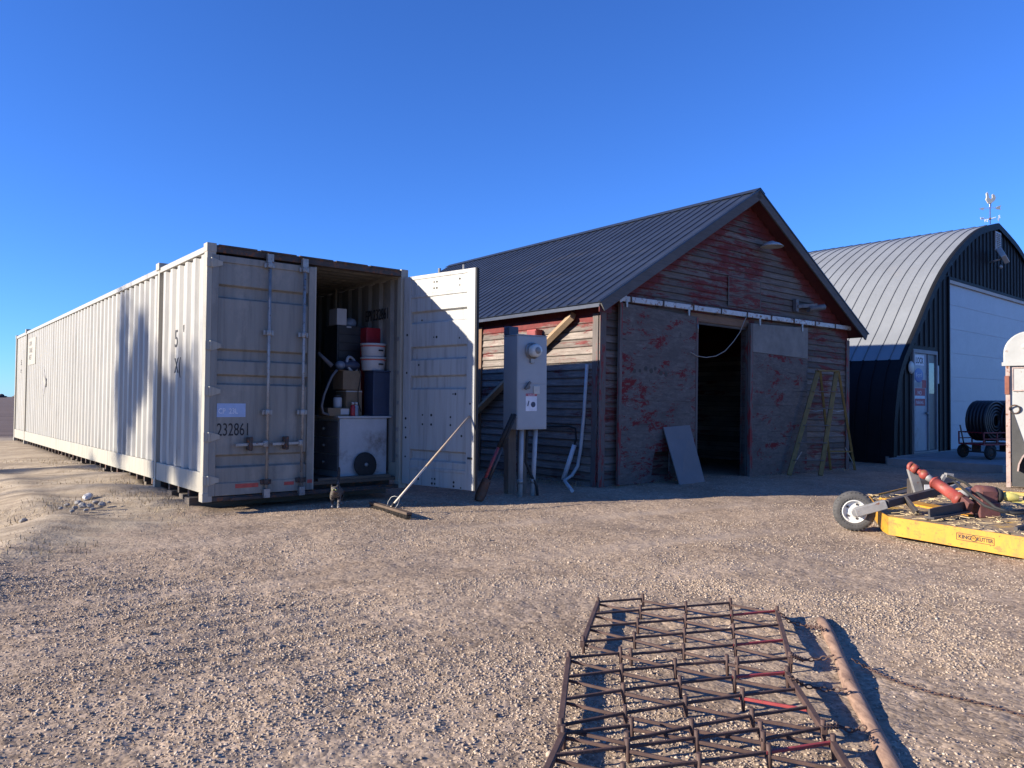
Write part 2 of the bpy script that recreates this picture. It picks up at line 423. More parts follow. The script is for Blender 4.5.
# loose gravel stones: nobody could count them
def make_stones():
    bm = bmesh.new(); bmesh.ops.create_icosphere(bm, subdivisions=1, radius=1)
    bv = np.array([v.co[:] for v in bm.verts]); bf = np.array([[v.index for v in f.verts] for f in bm.faces]); bm.free()
    protos = []
    for k in range(14):
        p = bv*(1+.35*(rng.random((len(bv),1))-.5)); p = p*np.array([1, .6+.35*rng.random(), .38+.25*rng.random()]); protos.append(p)
    pts = []; siz = []
    def scatter(n, y0, y1, s0, s1, dens=None):
        y = np.sqrt(rng.random(n)*(y1**2-y0**2)+y0**2); x = (rng.random(n)*2-1)*y*.74
        keep = rng.random(n) < np.clip(.55 + 1.6*vnoise(x*.9+3, y*.9) + 1.0*vnoise(x*3, y*3), .06, 1)
        x, y = x[keep], y[keep]
        s = s0*(s1/s0)**(rng.random(len(x))**2.4)
        pts.append(np.stack([x,y],1)); siz.append(s)
    scatter(135000, 2.0, 5.4, .0027, .0100)
    scatter(80000, 5.2, 9.5, .0036, .0105)
    scatter(700, 2.0, 7.0, .010, .019)
    scatter(9000, 9.0, 14, .006, .014)
    P = np.vstack(pts); s = np.concatenate(siz); n = len(P)
    # nothing inside the buildings
    lx = (P[:,0]-BX)*math.cos(BYAW)+(P[:,1]-BY)*math.sin(BYAW); ly = -(P[:,0]-BX)*math.sin(BYAW)+(P[:,1]-BY)*math.cos(BYAW)
    cx = (P[:,0]+3.4164)*math.cos(.6928)+(P[:,1]-8.3706)*math.sin(.6928); cy = -(P[:,0]+3.4164)*math.sin(.6928)+(P[:,1]-8.3706)*math.cos(.6928)
    ok = ~((ly > -.1)&(lx > -.1)&(lx < 7.4)) & ~((cx > -.1)&(cx < 2.7)&(cy > -.05))
    bk = sstep(-.3, .6, -3.35 - P[:,0])*sstep(4.8, 6.0, P[:,1])
    ok &= ~(rng.random(n) < .72*bk)
    ok &= ~(rng.random(n) < .8*tracks(P[:,0], P[:,1]))
    P = P[ok]; s = s[ok]; n = len(P)
    x, y = P[:,0], P[:,1]
    z = gz(x,y) + np.clip(1-np.hypot(x,y)/40,0,1)*(.05*vnoise(x*.6+9, y*.6) + .024*vnoise(x*2.1, y*2.1+5) + .010*vnoise(x*6, y*6) + .007*vnoise(x*17,y*17)+.005*vnoise(x*38,y*38))
    u = -x*.54 + y*.84 + .22*vnoise(x*.6, y*.6)
    z += np.clip(1-np.hypot(x,y)/40,0,1)*sstep(1.0,-2.0,x)*.008*np.sin(u*33)*sstep(7.5,4.5,y)*(.35+1.3*np.clip(vnoise(x*.7+4, y*.7)+.35,0,1))
    z -= .014*tracks(x, y)
    nv = len(bv); allv = np.empty((n,nv,3)); which = rng.integers(0,14,n)
    ang = rng.random(n)*6.283; tl = (rng.random((n,2))-.5)*.9
    for k in range(14):
        m = which == k; p = protos[k][None]*s[m][:,None,None]
        c, sn = np.cos(ang[m])[:,None], np.sin(ang[m])[:,None]
        px = p[:,:,0]*c - p[:,:,1]*sn; py = p[:,:,0]*sn + p[:,:,1]*c
        pz = p[:,:,2] + px*tl[m][:,:1] + py*tl[m][:,1:]
        allv[m] = np.stack([px,py,pz],-1)
    allv += np.stack([x,y,z+s*.12],1)[:,None,:]
    faces = (bf[None]+ (np.arange(n)*nv)[:,None,None]).reshape(-1)
    nf = n*len(bf)
    me = bpy.data.meshes.new('gravel_stones')
    me.vertices.add(n*nv); me.vertices.foreach_set('co', allv.reshape(-1))
    me.loops.add(nf*3); me.loops.foreach_set('vertex_index', faces)
    me.polygons.add(nf); me.polygons.foreach_set('loop_start', np.arange(nf)*3)
    at = me.attributes.new('tone', 'FLOAT', 'POINT'); at.data.foreach_set('value', np.repeat(rng.random(n), nv))
    me.update(calc_edges=True)
    m = N('gravel_stone')
    a = m.new('ShaderNodeAttribute'); a.attribute_name = 'tone'
    col = m.ramp(a.outputs['Fac'], [(0,(.17,.127,.093)),(.2,(.295,.225,.165)),(.55,(.375,.293,.215)),(.9,(.415,.335,.255)),(1,(.48,.41,.33))])
    me.materials.append(m.fin(col, .85, 0, m.bump(m.noise(m.tc.outputs['Object'], 160, 3), .3, .004), .25))
    o = bpy.data.objects.new('gravel', me); COL.objects.link(o)
    tag(o, kind='stuff', label='loose tan gravel stones strewn over the yard', cat='gravel')
make_stones()

# ------------------------------------------------------------------ shipping container
CW, CL, CH = 2.603, 16.15, 2.896
CM = frame((-3.4164, 8.3706, .1295), rotm(.6928, -.0031, .0061))
CI = CM.inverted()
cont = thing('shipping_container', 'long cream steel shipping container with one door open, beside the red barn', 'shipping container', M=CM)
def LC(px, py, y):      # pixel -> container frame on the plane local y
    P = CM @ V((0,y,0)); n = CM.to_3x3() @ V((0,1,0))
    return CI @ hit(px, py, P, n)
def corr(a, b, x_out, x_in, per=.283, th=.004):
    """trapezoid sheet profile between a and b -> closed polygon [(x, y)]"""
    n = max(1, round((b-a)/per)); p = (b-a)/n; out = []
    for k in range(n):
        y = a + k*p
        out += [(x_in, y), (x_in, y+p*.20), (x_out, y+p*.34), (x_out, y+p*.66), (x_in, y+p*.80)]
    out.append((x_in, b))
    s = 1 if x_in > x_out else -1
    return out + [(x+s*th, y) for x, y in reversed(out)]
POST = [0, 1.98, CL-1.98, CL]
wl = MB(); wr = MB()
for a, b in ((.09,1.92),(2.04,CL-2.04),(CL-1.92,CL-.09)):
    wl.prism(corr(a, b, .022, .058), 'z', .325, 2.80)
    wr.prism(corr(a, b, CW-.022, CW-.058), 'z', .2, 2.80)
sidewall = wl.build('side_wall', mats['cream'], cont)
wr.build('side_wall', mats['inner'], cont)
for x0, x1 in ((.004,.06),(CW-.06,CW-.004)):
    m = MB()
    for a, b in ((.10,1.915),(2.045,CL-2.045),(CL-1.915,CL-.10)): m.box(x0, x1, a, b, .095, .322)
    m.build('bottom_rail', mats['rail'], cont, .006)
    MB().box(x0-.002, x1+.002, .10, CL-.10, 2.803, 2.872).build('top_rail', mats['cream'], cont, .006)
for x0 in (-.006, CW-.094):
    for y0 in (0, CL-.10):
        m = MB().box(x0, x0+.10, y0, y0+.10, 0, 2.896)
        m.box(x0-.004, x0+.104, y0-.004, y0+.12, -.002, .10).box(x0-.004, x0+.104, y0-.004, y0+.12, 2.80, 2.902)
        m.build('corner_post', mats['rail'], cont, .006)
    for y0 in (1.92, CL-2.04):
        m = MB().box(x0+.002, x0+.098, y0, y0+.075, .0, 2.90)
        m.box(x0-.004, x0+.10, y0-.008, y0+.085, 0, .11).box(x0-.012, x0+.11, y0-.02, y0+.125, 2.84, 2.935)
        m.build('side_post', mats['rail'], cont, .005)
        MB().box(x0+.03, x0+.07, y0+.076, y0+.12, .1, 2.8).build('post_flange', mats['cont_dark'], cont)
# roof sheet with cross corrugations
rp = [(y, z) for z, y in corr(.1, CL-.1, 2.868, 2.848, .21, .004)]
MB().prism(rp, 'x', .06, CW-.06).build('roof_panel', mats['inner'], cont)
m = MB().box(.095, CW-.095, .002, .085, 2.805, 2.885)
for k in range(5): m.box(.12+k*.48, .12+k*.48+.44, -.012, .03, 2.872, 2.893)
m.build('header', mats['cont_dark'], cont, .004)
m = MB().box(.095, CW-.095, .004, .10, -.0, .05).box(.3, 1.1, -.03, .003, .0, .035).box(1.5, 2.4, -.035, .003, .005, .03)
m.build('sill', mats['cont_dark'], cont, .005)
MB().box(.06, CW-.06, .102, CL-.1, .10, .14).build('floor', mats['plywood_floor'], cont)
m = MB()
for k in range(40): m.box(.062, CW-.062, .3+k*.4, .36+k*.4, .0, .098)
m.build('cross_member', mats['cont_dark'], cont)
MB().prism([(x, y) for y, x in corr(.1, CW-.1, CL-.02, CL-.055)], 'z', .1, 2.8).build('end_wall', mats['cream'], cont)

def door_panel(m, x0, x1, y_front, sgn, z0=.07, z1=2.76, grooves=((2.29,2.45),(1.58,1.72),(1.31,1.43),(.37,.52))):
    """pressed panel: shallow horizontal channels; sgn=+1 means channels go to +y"""
    pts = [(y_front, z0)]
    for a, b in sorted(grooves):
        d = .040*sgn
        pts += [(y_front, a), (y_front+d, a+.02), (y_front+d, b-.02), (y_front, b)]
    pts.append((y_front, z1))
    back = [(y_front+.045*sgn, z1), (y_front+.045*sgn, z0)]
    m.prism(pts+back, 'x', x0, x1)
dl = MB(); door_panel(dl, .12, 1.23, .012, 1)
dl.box(.052, .125, -.006, .045, .06, 2.775).box(1.205, 1.285, -.006, .045, .06, 2.775)
dl.box(.127, 1.203, -.004, .045, 2.70, 2.775).box(.127, 1.203, -.004, .045, .06, .20)
door = dl.build('cargo_door', mats['door_paint'], cont, .004)
MB().box(.094, .05, .02, .05, .05, 2.79).build('gasket', mats['black'], door)
MB().box(1.286, 1.302, -.002, .05, .06, 2.78).build('gasket', mats['rail'], door)
for x in (.70, 1.13):
    m = MB().cyl((x,-.045,.02), (x,-.045,2.85), .019, 12)
    for z in (.06, 2.80): m.box(x-.035, x+.035, -.07, -.012, z-.05, z+.05)
    m.build('locking_rod', mats['galv'], door, 0)
    for z in (2.72, 1.93, 1.0, .19):
        b = MB().box(x-.062, x+.062, -.034, -.007, z-.028, z+.028).cyl((x,-.045,z-.03),(x,-.045,z+.03),.032,12)
        b.build('rod_bracket', mats['cont_dark' if z < .5 else 'galv'], door, .003)
    h = MB().bar((x-.37,-.05,.628), (x-.02,-.05,.634), .022, .034).cyl((x-.02,-.045,.60),(x-.02,-.045,.67),.036,12)
    h.build('door_handle', mats['galv'], door, .004)
    h = MB().box(x-.235, x-.175, -.075, -.007, .565, .625).box(x-.235, x-.175, -.075, -.007, .655, .715).cyl((x-.205,-.08,.56),(x-.205,-.08,.72),.02,10)
    h.build('handle_catch', mats['cont_dark'], door, .008)
for z in (2.68, 1.747, 1.235, .724, .238):
    m = MB().prism([(-.012,z-.05),(.075,z-.05),(.165,z-.022),(.165,z+.022),(.075,z+.05),(-.012,z+.05)], 'y', -.016, -.0065)
    m.cyl((.048,-.014,z-.055),(.048,-.014,z+.055),.016,10)
    m.build('hinge', mats['rail'], door, .002)
MB().box(.352, .618, -.0065, -.0042, .135, .183).build('reflective_tape', mats['redtape'], door)
MB().box(.93, 1.05, -.0065, -.0042, .135, .175).build('reflective_tape', mats['redtape'], door)
MB().box(1.22, 1.283, -.0085, -.0062, .145, .185).build('reflective_tape', mats['redtape'], door)
MB().box(.135, .46, .0085, .0112, .945, 1.10).build('faded_patch', mats['blue_smudge'], door)
text('lettering', 'CP  23L', .085, (.15,.0078,.985), (1,0,0), (0,0,1), mats['white_paint'], door, .8, .0006)
text('lettering', '232861', .205, (.137,.0098,.735), (1,0,0), (0,0,1), mats['black_paint'], door, .62, .0015)
# open leaf, swung about the right hinge
dr = MB(); z0, z1 = .04, 2.77; DWd = 1.28
gro = ((2.14,2.30),(1.66,1.84),(1.28,1.46),(.36,.50))
door_panel(dr, .13, 1.14, -.045, 1, z0+.20, z1-.25, gro)
dr.box(.0, .135, -.060, 0, z0, z1).box(1.135, DWd-.012, -.060, 0, z0, z1)
dr.box(.136, 1.134, -.058, -.001, z1-.05, z1).box(.136, 1.134, -.058, -.001, z1-.29, z1-.25).box(.136, 1.134, -.058, -.001, z0+.20, z0+.235).box(.136, 1.134, -.050, -.001, z1-.25, z1-.05).box(.136, 1.134, -.050, -.001, z0, z0+.20)
leaf = dr.build('cargo_door', mats['door_inner'], cont, .004, loc=(CW-.005,-.01,.02), rot=(0,0,rad(-78.7)))
leaf['label'] = 'open door leaf showing its white inner face'
m = MB().box(DWd-.011, DWd+.006, -.052, -.006, z0, z1); m.build('gasket', mats['black'], leaf)
m = MB()
rr = random.Random(3)
for (x, z) in [(.55,2.66),(.60,2.66),(.55,2.58),(.60,2.58),(1.0,2.66),(1.0,2.58),(.55,1.95),(.6,1.95),(1.0,1.92),(.36,.95),(.52,.95),(.36,.83),(.52,.83),(.86,.93),(.86,.83),(.55,.14),(.60,.14),(.55,.08),(.60,.08),(.93,.12),(.93,.07),(1.05,.06),(.30,.12),(.28,1.6),(.33,2.18),(.9,1.22),(.94,1.22),(1.2,1.1),(1.05,.7),(.07,2.0),(.07,1.5),(.06,.9),(.06,.78),(.065,.65),(.06,.4)]:
    yy = -.0605 if (x < .136 or x > 1.134) else (-.0505 if (z < z0+.2 or z > z1-.25) else -.0455)
    r = .010 + .008*rr.random()
    MB().cyl((x, yy+.002, z), (x, yy-.0012, z), r, 8).build('bolt_hole', mats['black'], leaf)
MB().box(1.17, 1.245, -.068, -.0605, .42, .445).build('latch_pad', mats['black'], leaf)
for x in (.15, .58):
    m = MB().cyl((DWd-.15-x, .045, .02), (DWd-.15-x, .045, 2.85), .019, 10)
    m.build('locking_rod', mats['galv'], leaf)
for z in (2.68, 1.75, 1.24, .72, .24):
    MB().box(-.03, .17, .001, .010, z-.05, z+.05).cyl((0,.01,z-.055),(0,.01,z+.055),.017,10).build('hinge', mats['rail'], leaf)
# marks on the long side
def side_text(s, size, y, z, sx=.7):
    return text('lettering', s, size, (.0205,y,z), (0,-1,0), (0,0,1), mats['black_paint'], sidewall, sx, .003)
side_text("5", .31, 1.27, 1.79, 1.0); side_text("'", .34, .93, 1.80, 1.0); side_text("X", .27, 1.25, 1.47, .8); side_text("(", .27, 1.07, 1.47, .8)
side_text("5", .20, CL-.9, 2.05, 1.6); side_text("2", .12, CL-.9, 1.85, 1.4)
mats['decal_grey'] = simple('worn_decal', (.24,.23,.22), .6, 0, .4, 10, 0)
MB().prism([(11.02,1.52),(11.3,1.82),(11.58,1.52),(11.3,1.22)], 'x', .015, .0215).build('diamond_placard', mats['decal_grey'], sidewall)
MB().prism([(11.12,1.52),(11.3,1.70),(11.40,1.60),(11.2,1.42)], 'x', .0125, .0148).build('placard_panel', mats['rail'], sidewall)
MB().box(.0175, .0215, 12.7, 13.9, 2.0, 2.66).build('data_panel', mats['rail'], sidewall)
text('lettering', 'GW\nTARE\nNET', .17, (.0165,13.75,2.47), (0,-1,0), (0,0,1), mats['black_paint'], sidewall, 1.4, .0006)
text('lettering', 'EPI 232861', .22, (CW-.0655,1.02,2.28), (0,-1,0), (0,0,1), mats['black_paint'], cont, .66, .004)
for z in (1.95,1.5,1.1,.75,.6,.4): MB().box(CW-.105, CW-.094, .025, .075, z, z+.05).build('post_latch', mats['galv'], cont)

# timbers under it
for i, y in enumerate([.55,.95,1.4]+[2.25+.62*k for k in range(22)]):
    big = i < 3
    w = .17 if big else .11
    L0 = .06 if big else .14
    x, yy = (CM @ V((0,y,0))).xy
    m = MB().box(L0 - rr.random()*.06, CW+.05, -w/2, w/2, -.06, .0)
    o = m.build('timber', mats['timber'], None, .008)
    o.matrix_world = CM @ Matrix.Translation((0, y+.05, -.004 if not big else -.004)) @ Matrix.Rotation((rr.random()-.5)*.06, 4, 'Z')
    tag(o, 'grey weathered timber lying crosswise beneath the cream container', 'timber', 'timbers under the container')
    # squared balks reach down to the ground
    for vtx in o.data.vertices:
        if vtx.co.z < -.03: vtx.co.z = -.17

# ------------------------------------------------------------------ things in the container
def in_cont(px0, px1, py0, py1, y):
    a = LC(px0, py1, y); b = LC(px1, py0, y)
    return a.x, b.x, a.z, b.z
def at_cont(x, y, z, rz=0): return CM @ Matrix.Translation((x,y,z)) @ Matrix.Rotation(rz,4,'Z')
mats['cab_white'] = simple('cabinet_white', (.42,.43,.44), .5, 0, .15, 4, .1, 0, .3)
mats['cab_dark'] = simple('drawer_grey', (.16,.16,.17), .6, 0, .3, 6)
mats['card'] = simple('cardboard', (.19,.14,.09), .9, 0, .2, 4)
mats['tub'] = simple('tub_white', (.40,.41,.42), .45, 0, .1, 6)
mats['tubred'] = simple('tub_band_red', (.5,.08,.06), .5, 0, .1, 6)
mats['navy'] = simple('navy_plastic', (.03,.045,.085), .5, 0, .2, 6)
mats['redbox'] = simple('red_tool_chest', (.33,.015,.025), .4, 0, .2, 6)
mats['steelblack'] = simple('black_cabinet', (.022,.022,.025), .45, 0, .3, 6)
mats['hose'] = simple('grey_hose', (.11,.115,.13), .5, 0, .2, 20)
mats['yellowbin'] = simple('dull_yellow_plastic', (.35,.27,.05), .6, 0, .3, 6)
mats['bluegrey'] = simple('blue_grey_steel', (.20,.24,.30), .5, .1, .25, 4)
fz = .141
x0, x1, zb, zt = in_cont(339, 387, 416, 477, .30); zt -= 0
t = thing('dresser', 'white dresser with dark drawers standing just inside the container opening', 'dresser', M=at_cont(x0, .30, fz))
wD, hD, dD = x1-x0, zt-fz, .85
MB().box(.02, wD, 0, dD, .0, hD-.03).build('cabinet', mats['cab_white'], t, .006)
MB().box(-.03, wD+.06, -.02, dD+.02, hD-.028, hD).build('top', mats['cab_white'], t, .005)
for k in range(3):
    z = .09 + k*(hD-.14)/3
    d = MB().box(-.004, .018, .05, dD-.03, z, z+(hD-.2)/3).build('drawer', mats['cab_dark'], t, .004)
    MB().ball((-.022, dD/2, z+.1), .022, 10, 6).build('knob', mats['galv'], d)
MB().box(.0, .019, .0, .045, .0, hD-.03).build('front_stile', mats['cab_white'], t)
# disc leaning on it
c = LC(365.5, 466, .24); r = .165
t = thing('pot_lid', 'black round lid leaning on the white dresser side', 'lid', M=at_cont(c.x, .235, fz) @ Matrix.Rotation(rad(-7),4,'X') @ Matrix.Translation((0,0,r)) @ Matrix.Rotation(rad(90),4,'X'))
MB().lathe([(0,.0),(r*.98,.0),(r,.006),(r,.014),(r*.92,.02),(r*.3,.034),(0,.036)], 32).build('disc', mats['black'], t)
MB().lathe([(0,.05),(.02,.05),(.026,.042),(.026,.034)], 14).build('knob', mats['galv'], t)
MB().box(1.42, 2.45, .12, .20, fz, fz+.035).build('loose_board', mats['timber'], None, .004).matrix_world = CM
tag(bpy.data.objects['loose_board'], 'loose board lying on the container floor before the dresser', 'board')
topz = zt + .001
def small_box(name, label, cat, mat, px0, px1, py0, py1, y, depth, zbase=None, parts=None, rz=0):
    x0, x1, zb, zt_ = in_cont(px0, px1, py0, py1, y)
    if zbase is None: zbase = zb
    t = thing(name, label, cat, M=at_cont((x0+x1)/2, y+depth/2, zbase, rz))
    w, h = x1-x0, zt_-zbase
    return t, w, h
t, w, h = small_box('cardboard_box', 'tall brown cardboard box standing on the white dresser', 'box', 0, 346, 362, 390, 416, .42, .3, topz)
MB().box(-w/2, w/2, -.15, .15, 0, h).build('carton', mats['card'], t, .004); MB().box(-w/2-.001, w/2+.001, -.152, .152, h*.92, h*.95).build('tape', mats['tub'], t)
hb = topz + h + .002
t, w, h = small_box('cardboard_box', 'upper cardboard box on top of the tall brown box', 'box', 0, 343, 361, 371, 389.5, .42, .3, hb)
MB().box(-w/2, w/2, -.15, .15, 0, h).build('carton', mats['card'], t, .004)
MB().box(-w/2-.06, -w/2+.02, -.151, .151, h-.003, h+.004, ).build('flap', mats['card'], t)
ht = hb + h
t, w, h = small_box('flat_box', 'flat cardboard tray box at the left of the dresser top', 'box', 0, 328, 349, 408, 416, .36, .28, topz)
MB().box(-w/2, w/2, -.14, .14, 0, h).build('carton', mats['card'], t, .004); MB().box(w*.1, w/2+.002, -.142, -.1, h*.2, h*.9).build('label_patch', mats['tub'], t)
hf = topz + h + .002
t, w, h = small_box('jar', 'white jar with dark lid standing on the flat cardboard tray', 'jar', 0, 336, 344, 395, 408, .42, .14, hf)
MB().lathe([(0,0),(w*.5,0),(w*.52,.02),(w*.52,h*.75),(w*.42,h*.82),(0,h*.82)], 18).build('body', mats['tub'], t)
MB().lathe([(0,h*.83),(w*.46,h*.83),(w*.46,h),(0,h)], 18).build('lid', mats['steelblack'], t)
# black drawer unit, white carton, red chest, navy bin and tubs
t, w, h = small_box('drawer_unit', 'black drawer unit with a white sticker, beside the red chest', 'drawer unit', 0, 336, 366, 327, 416, .80, .38, topz)
MB().box(-w/2, w/2, -.19, .19, 0, h).build('cabinet', mats['steelblack'], t, .006)
for k in range(6):
    z = h*.45 + k*h*.09
    MB().box(-w/2+.02, w/2-.02, -.2, -.191, z, z+h*.075).build('drawer', mats['steelblack'], t, .003)
MB().box(-w*.18, -w*.02, -.193, -.190, h-.05, h-.01).build('sticker', mats['tub'], t)
hu = topz + h + .002
t, w, h = small_box('white_carton', 'white carton on top of the black drawer unit', 'box', 0, 337, 347, 309, 326.5, .80, .25, hu)
MB().box(-w/2, w/2, -.12, .12, 0, h).build('carton', mats['tub'], t, .004); MB().box(-w/2-.001, w/2+.001, -.02, .02, h-.002, h+.001).build('tape', mats['card'], t)
t, w, h = small_box('tool_chest', 'red steel tool chest standing behind the white tubs', 'tool chest', 0, 365.5, 387, 329, 416, .62, .4, topz)
MB().box(-w/2, w/2, -.2, .2, 0, h).build('chest', mats['redbox'], t, .008); MB().box(-w/2+.02, w/2-.02, -.204, -.2005, h*.80, h*.82).build('lid_seam', mats['steelblack'], t)
t, w, h = small_box('storage_bin', 'tall dark navy bin under the two white tubs', 'bin', 0, 373, 391, 371, 416, .33, .26, topz)
MB().box(-w/2, w/2, -.13, .13, 0, h-.02).build('bin', mats['navy'], t, .01); MB().box(-w/2-.012, w/2+.012, -.142, .142, h-.02, h).build('lid', mats['navy'], t, .004)
hn = topz + h + .002
tubs = []
for k in range(2):
    x0, x1, zb, zt_ = in_cont(369, 392, (357.5,344.5)[k], (370.5,356.8)[k], .31)
    w, h = x1-x0, (zt_-zb)
    t = thing('plastic_tub', ('lower white plastic tub, resting on the navy bin', 'upper white plastic tub, stacked on another tub')[k], 'tub', M=at_cont((x0+x1)/2, .33+w*.52, hn), group='stacked white tubs')
    MB().lathe([(0,0),(w*.43,0),(w*.44,.006),(w*.48,h-.03)], 28).build('tub', mats['tub'], t)
    MB().lathe([(w*.49,h-.034),(w*.505,h-.03),(w*.505,h-.006),(w*.47,h-.004),(0,h-.006)], 28).build('lid', mats['tub'], t)
    MB().lathe([(w*.478,h-.052),(w*.484,h-.050),(w*.486,h-.038),(w*.478,h-.036)], 28).build('band', mats['tubred'], t)
    MB().tube([(w*.47*math.sin(a_)*(1.0), -w*.47*math.cos(a_), h*.45) for a_ in (-.05,.1,.25,.4)], .012, 6).build('marking', mats['steelblack'], t)
    hn += h
# vacuum cleaner parts on the boxes
P = lambda px, py, y: V(LC(px, py, y))
t = thing('vacuum_cleaner', 'small vacuum cleaner with curled grey hose lying on the cardboard boxes', 'vacuum cleaner', M=CM @ Matrix.Translation((LC(350,370,.55).x, .57, ht+.001)))
MB().ball((0,0,.075), (.15,.11,.075), 18, 10).build('body', mats['navy'], t); MB().torus((.03,-.01,.085), .11, .02, (0.5,-.8,.3), 24, 8).build('carry_band', mats['tub'], t)
MB().ball((-.15,-.03,.07), (.07,.07,.06), 12, 8).build('dust_cup', mats['bluegrey'], t)
tinv = (Matrix.Translation((LC(350,370,.55).x, .57, ht+.001))).inverted()
pts = [tinv @ P(px, py, .36) for px, py in ((337,370),(332,376),(328,385),(324,395),(321.5,406),(323,413),(329,415))]
MB().tube(pts, .018, 8).build('hose', mats['hose'], t)
MB().tube([tinv @ P(318,353,.55), tinv @ P(332,366,.5)], [.022,.03], 8).build('wand', mats['hose'], t)
pts = [tinv @ P(px, py, .38) for px, py in ((358,367),(361,375),(358,392),(358,402),(361,412))]
MB().tube(pts, .007, 6).build('cord', mats['black'], t)
x0, x1, zb, zt_ = in_cont(305, 320, 354, 375, 1.2)
t = thing('yellow_crate', 'dull yellow crate on the tall grey locker edge deep inside', 'crate', M=at_cont(.45, 1.9, fz))
MB().box(-.3, .3, -.3, .3, 1.0, 1.32).build('crate', mats['yellowbin'], t, .01); MB().box(-.32, .32, -.32, .32, 1.3, 1.34).build('rim', mats['yellowbin'], t)
MB().box(-.35, .35, -.35, .35, 0, .998).build('stand', mats['steelblack'], t)
t = thing('locker', 'tall blue grey steel locker at the back of the dark container', 'locker', M=at_cont(1.35, 2.9, fz))
MB().box(-.55, .55, -.25, .25, 0, 1.95).build('cabinet', mats['bluegrey'], t, .006)
for k in (-1,1): MB().box(-.27+k*.27-.25, -.27+k*.27+.25+.02, -.262, -.251, .06, 1.9).build('locker_door', mats['bluegrey'], t, .004)
t = thing('tarp_bundle', 'pale folded tarp lying on the locker under the container roof', 'tarp', M=at_cont(1.45, 2.8, fz+1.952))
m = MB()
for k in range(5): m.box(-.4+.03*k, .42-.02*k, -.22+.01*k, .2, .05*k, .05*k+.052)
m.build('folds', simple('pale_tarp', (.3,.29,.28), .9), t, .02)

# ------------------------------------------------------------------ red barn
BW, BH, BRZ, BL = 7.2637, 2.843, 5.0, 9.4
BM_ = frame((BX, BY, 0), rotm(BYAW, 0, BTILT)); BI = BM_.inverted()
def LBf(px, py, y=0): return BI @ hit(px, py, BM_ @ V((0,y,0)), BM_.to_3x3() @ V((0,1,0)))
def LBl(px, py, x=0): return BI @ hit(px, py, BM_ @ V((x,0,0)), BM_.to_3x3() @ V((1,0,0)))
RED = (.20,.022,.022)
def siding_mat(name, axis, amt, eave):
    n = N(name)
    sc = {'x': (1.1,16,16), 'y': (16,1.1,16)}[axis]
    g = n.noise(n.coord(sc), 2.6, 8, .72, .6)
    big = n.noise(n.coord((1,1,1),(1,4,2)), 1.5, 6, .65)
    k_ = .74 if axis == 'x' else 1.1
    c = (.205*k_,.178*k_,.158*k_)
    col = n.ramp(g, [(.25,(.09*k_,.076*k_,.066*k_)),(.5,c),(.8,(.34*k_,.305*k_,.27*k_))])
    col = n.mix(n.ramp(big, [(.4,0),(.7,.55)]), col, (.085,.068,.062))
    sz = n.new('ShaderNodeSeparateXYZ'); n.link(n.tc.outputs['Object'], sz.inputs[0])
    row = n.math('DIVIDE', n.math('ADD', sz.outputs[2], .02 if axis == 'x' else .05), .115 if axis == 'x' else .12)
    wn = n.new('ShaderNodeTexWhiteNoise'); wn.noise_dimensions = '1D'; n.link(n.math('FLOOR', row), wn.inputs['W'])
    col = n.mix(.85, col, n.ramp(wn.outputs['Value'], [(0,(.62,.60,.60)),(.5,(.95,.94,.93)),(1,(1.3,1.27,1.24))]), 'MULTIPLY')
    lap_shade_grime = n.math('ADD', n.math('FRACT', row), n.math('MULTIPLY', n.noise(n.coord((3,3,1)), 3, 5, .7), .12))  # gap shadow and dirt at each lap, painted into the colour
    col = n.mix(n.ramp(lap_shade_grime, [(.10,.85),(.22,0)]), col, (.03,.025,.022))
    sp = {'x': (.9,4,6.5), 'y': (4,.9,6.5)}[axis]
    f = n.noise(n.coord(sp, (7,1,3)), 1.25, 12, .84, .5)
    f2 = n.noise(n.coord((1,1,1),(2,8,5)), .75, 4, .55)
    # paint outlasts the weather under the eaves
    sep = n.new('ShaderNodeSeparateXYZ'); n.link(n.tc.outputs['Object'], sep.inputs[0])
    if axis == 'x':
        dist = n.math('SUBTRACT', n.math('MULTIPLY', n.math('SUBTRACT', BW/2, n.math('ABSOLUTE', n.math('SUBTRACT', sep.outputs[0], BW/2))), .594), n.math('SUBTRACT', sep.outputs[2], BH))
        shel = n.math('MULTIPLY_ADD', dist, -.9, .36, True)
    else:
        shel = n.math('MULTIPLY_ADD', sep.outputs[2], 2.2, -2.2*2.40, True)
    tot = n.math('ADD', n.math('ADD', n.math('MULTIPLY', f, .62), n.math('MULTIPLY', f2, .38)), n.math('MULTIPLY', shel, .55))
    red = n.ramp(n.noise(n.coord((1,1,1)), 9, 5, .7), [(.3,(.085,.014,.015)),(.7,(.165,.026,.026))])
    col = n.mix(n.ramp(tot, [(.585-amt,0),(.625-amt,.92)]), col, red)
    h = n.math('ADD', g, n.math('MULTIPLY', tot, .8))
    return n.fin(col, .85, 0, n.bump(h, .55, .006), .25)
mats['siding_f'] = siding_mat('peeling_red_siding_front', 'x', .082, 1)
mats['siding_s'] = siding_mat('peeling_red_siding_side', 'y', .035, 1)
mats['grey_wood'] = wood('grey_weathered_wood', (.13,.115,.105), 'x')
mats['grey_wood_z'] = wood('grey_weathered_trim', (.13,.112,.104), 'z', paint=RED, paint_amt=.25)
mats['fascia'] = wood('grey_fascia', (.10,.097,.095), 'x', .3)
mats['soffit'] = wood('dark_red_soffit', (.10,.02,.02), 'y', .3)
mats['lintel'] = wood('brown_lintel', (.20,.12,.075), 'x')
mats['barn_roof'] = simple('charcoal_roof_sheet', (.028,.037,.060), .45, .3, .3, 2.5, .06, 0, .15, (.05,.05,.055), (1,.3,1))
mats['barn_dark'] = simple('barn_interior_wood', (.05,.04,.035), .9, 0, .4, 4)
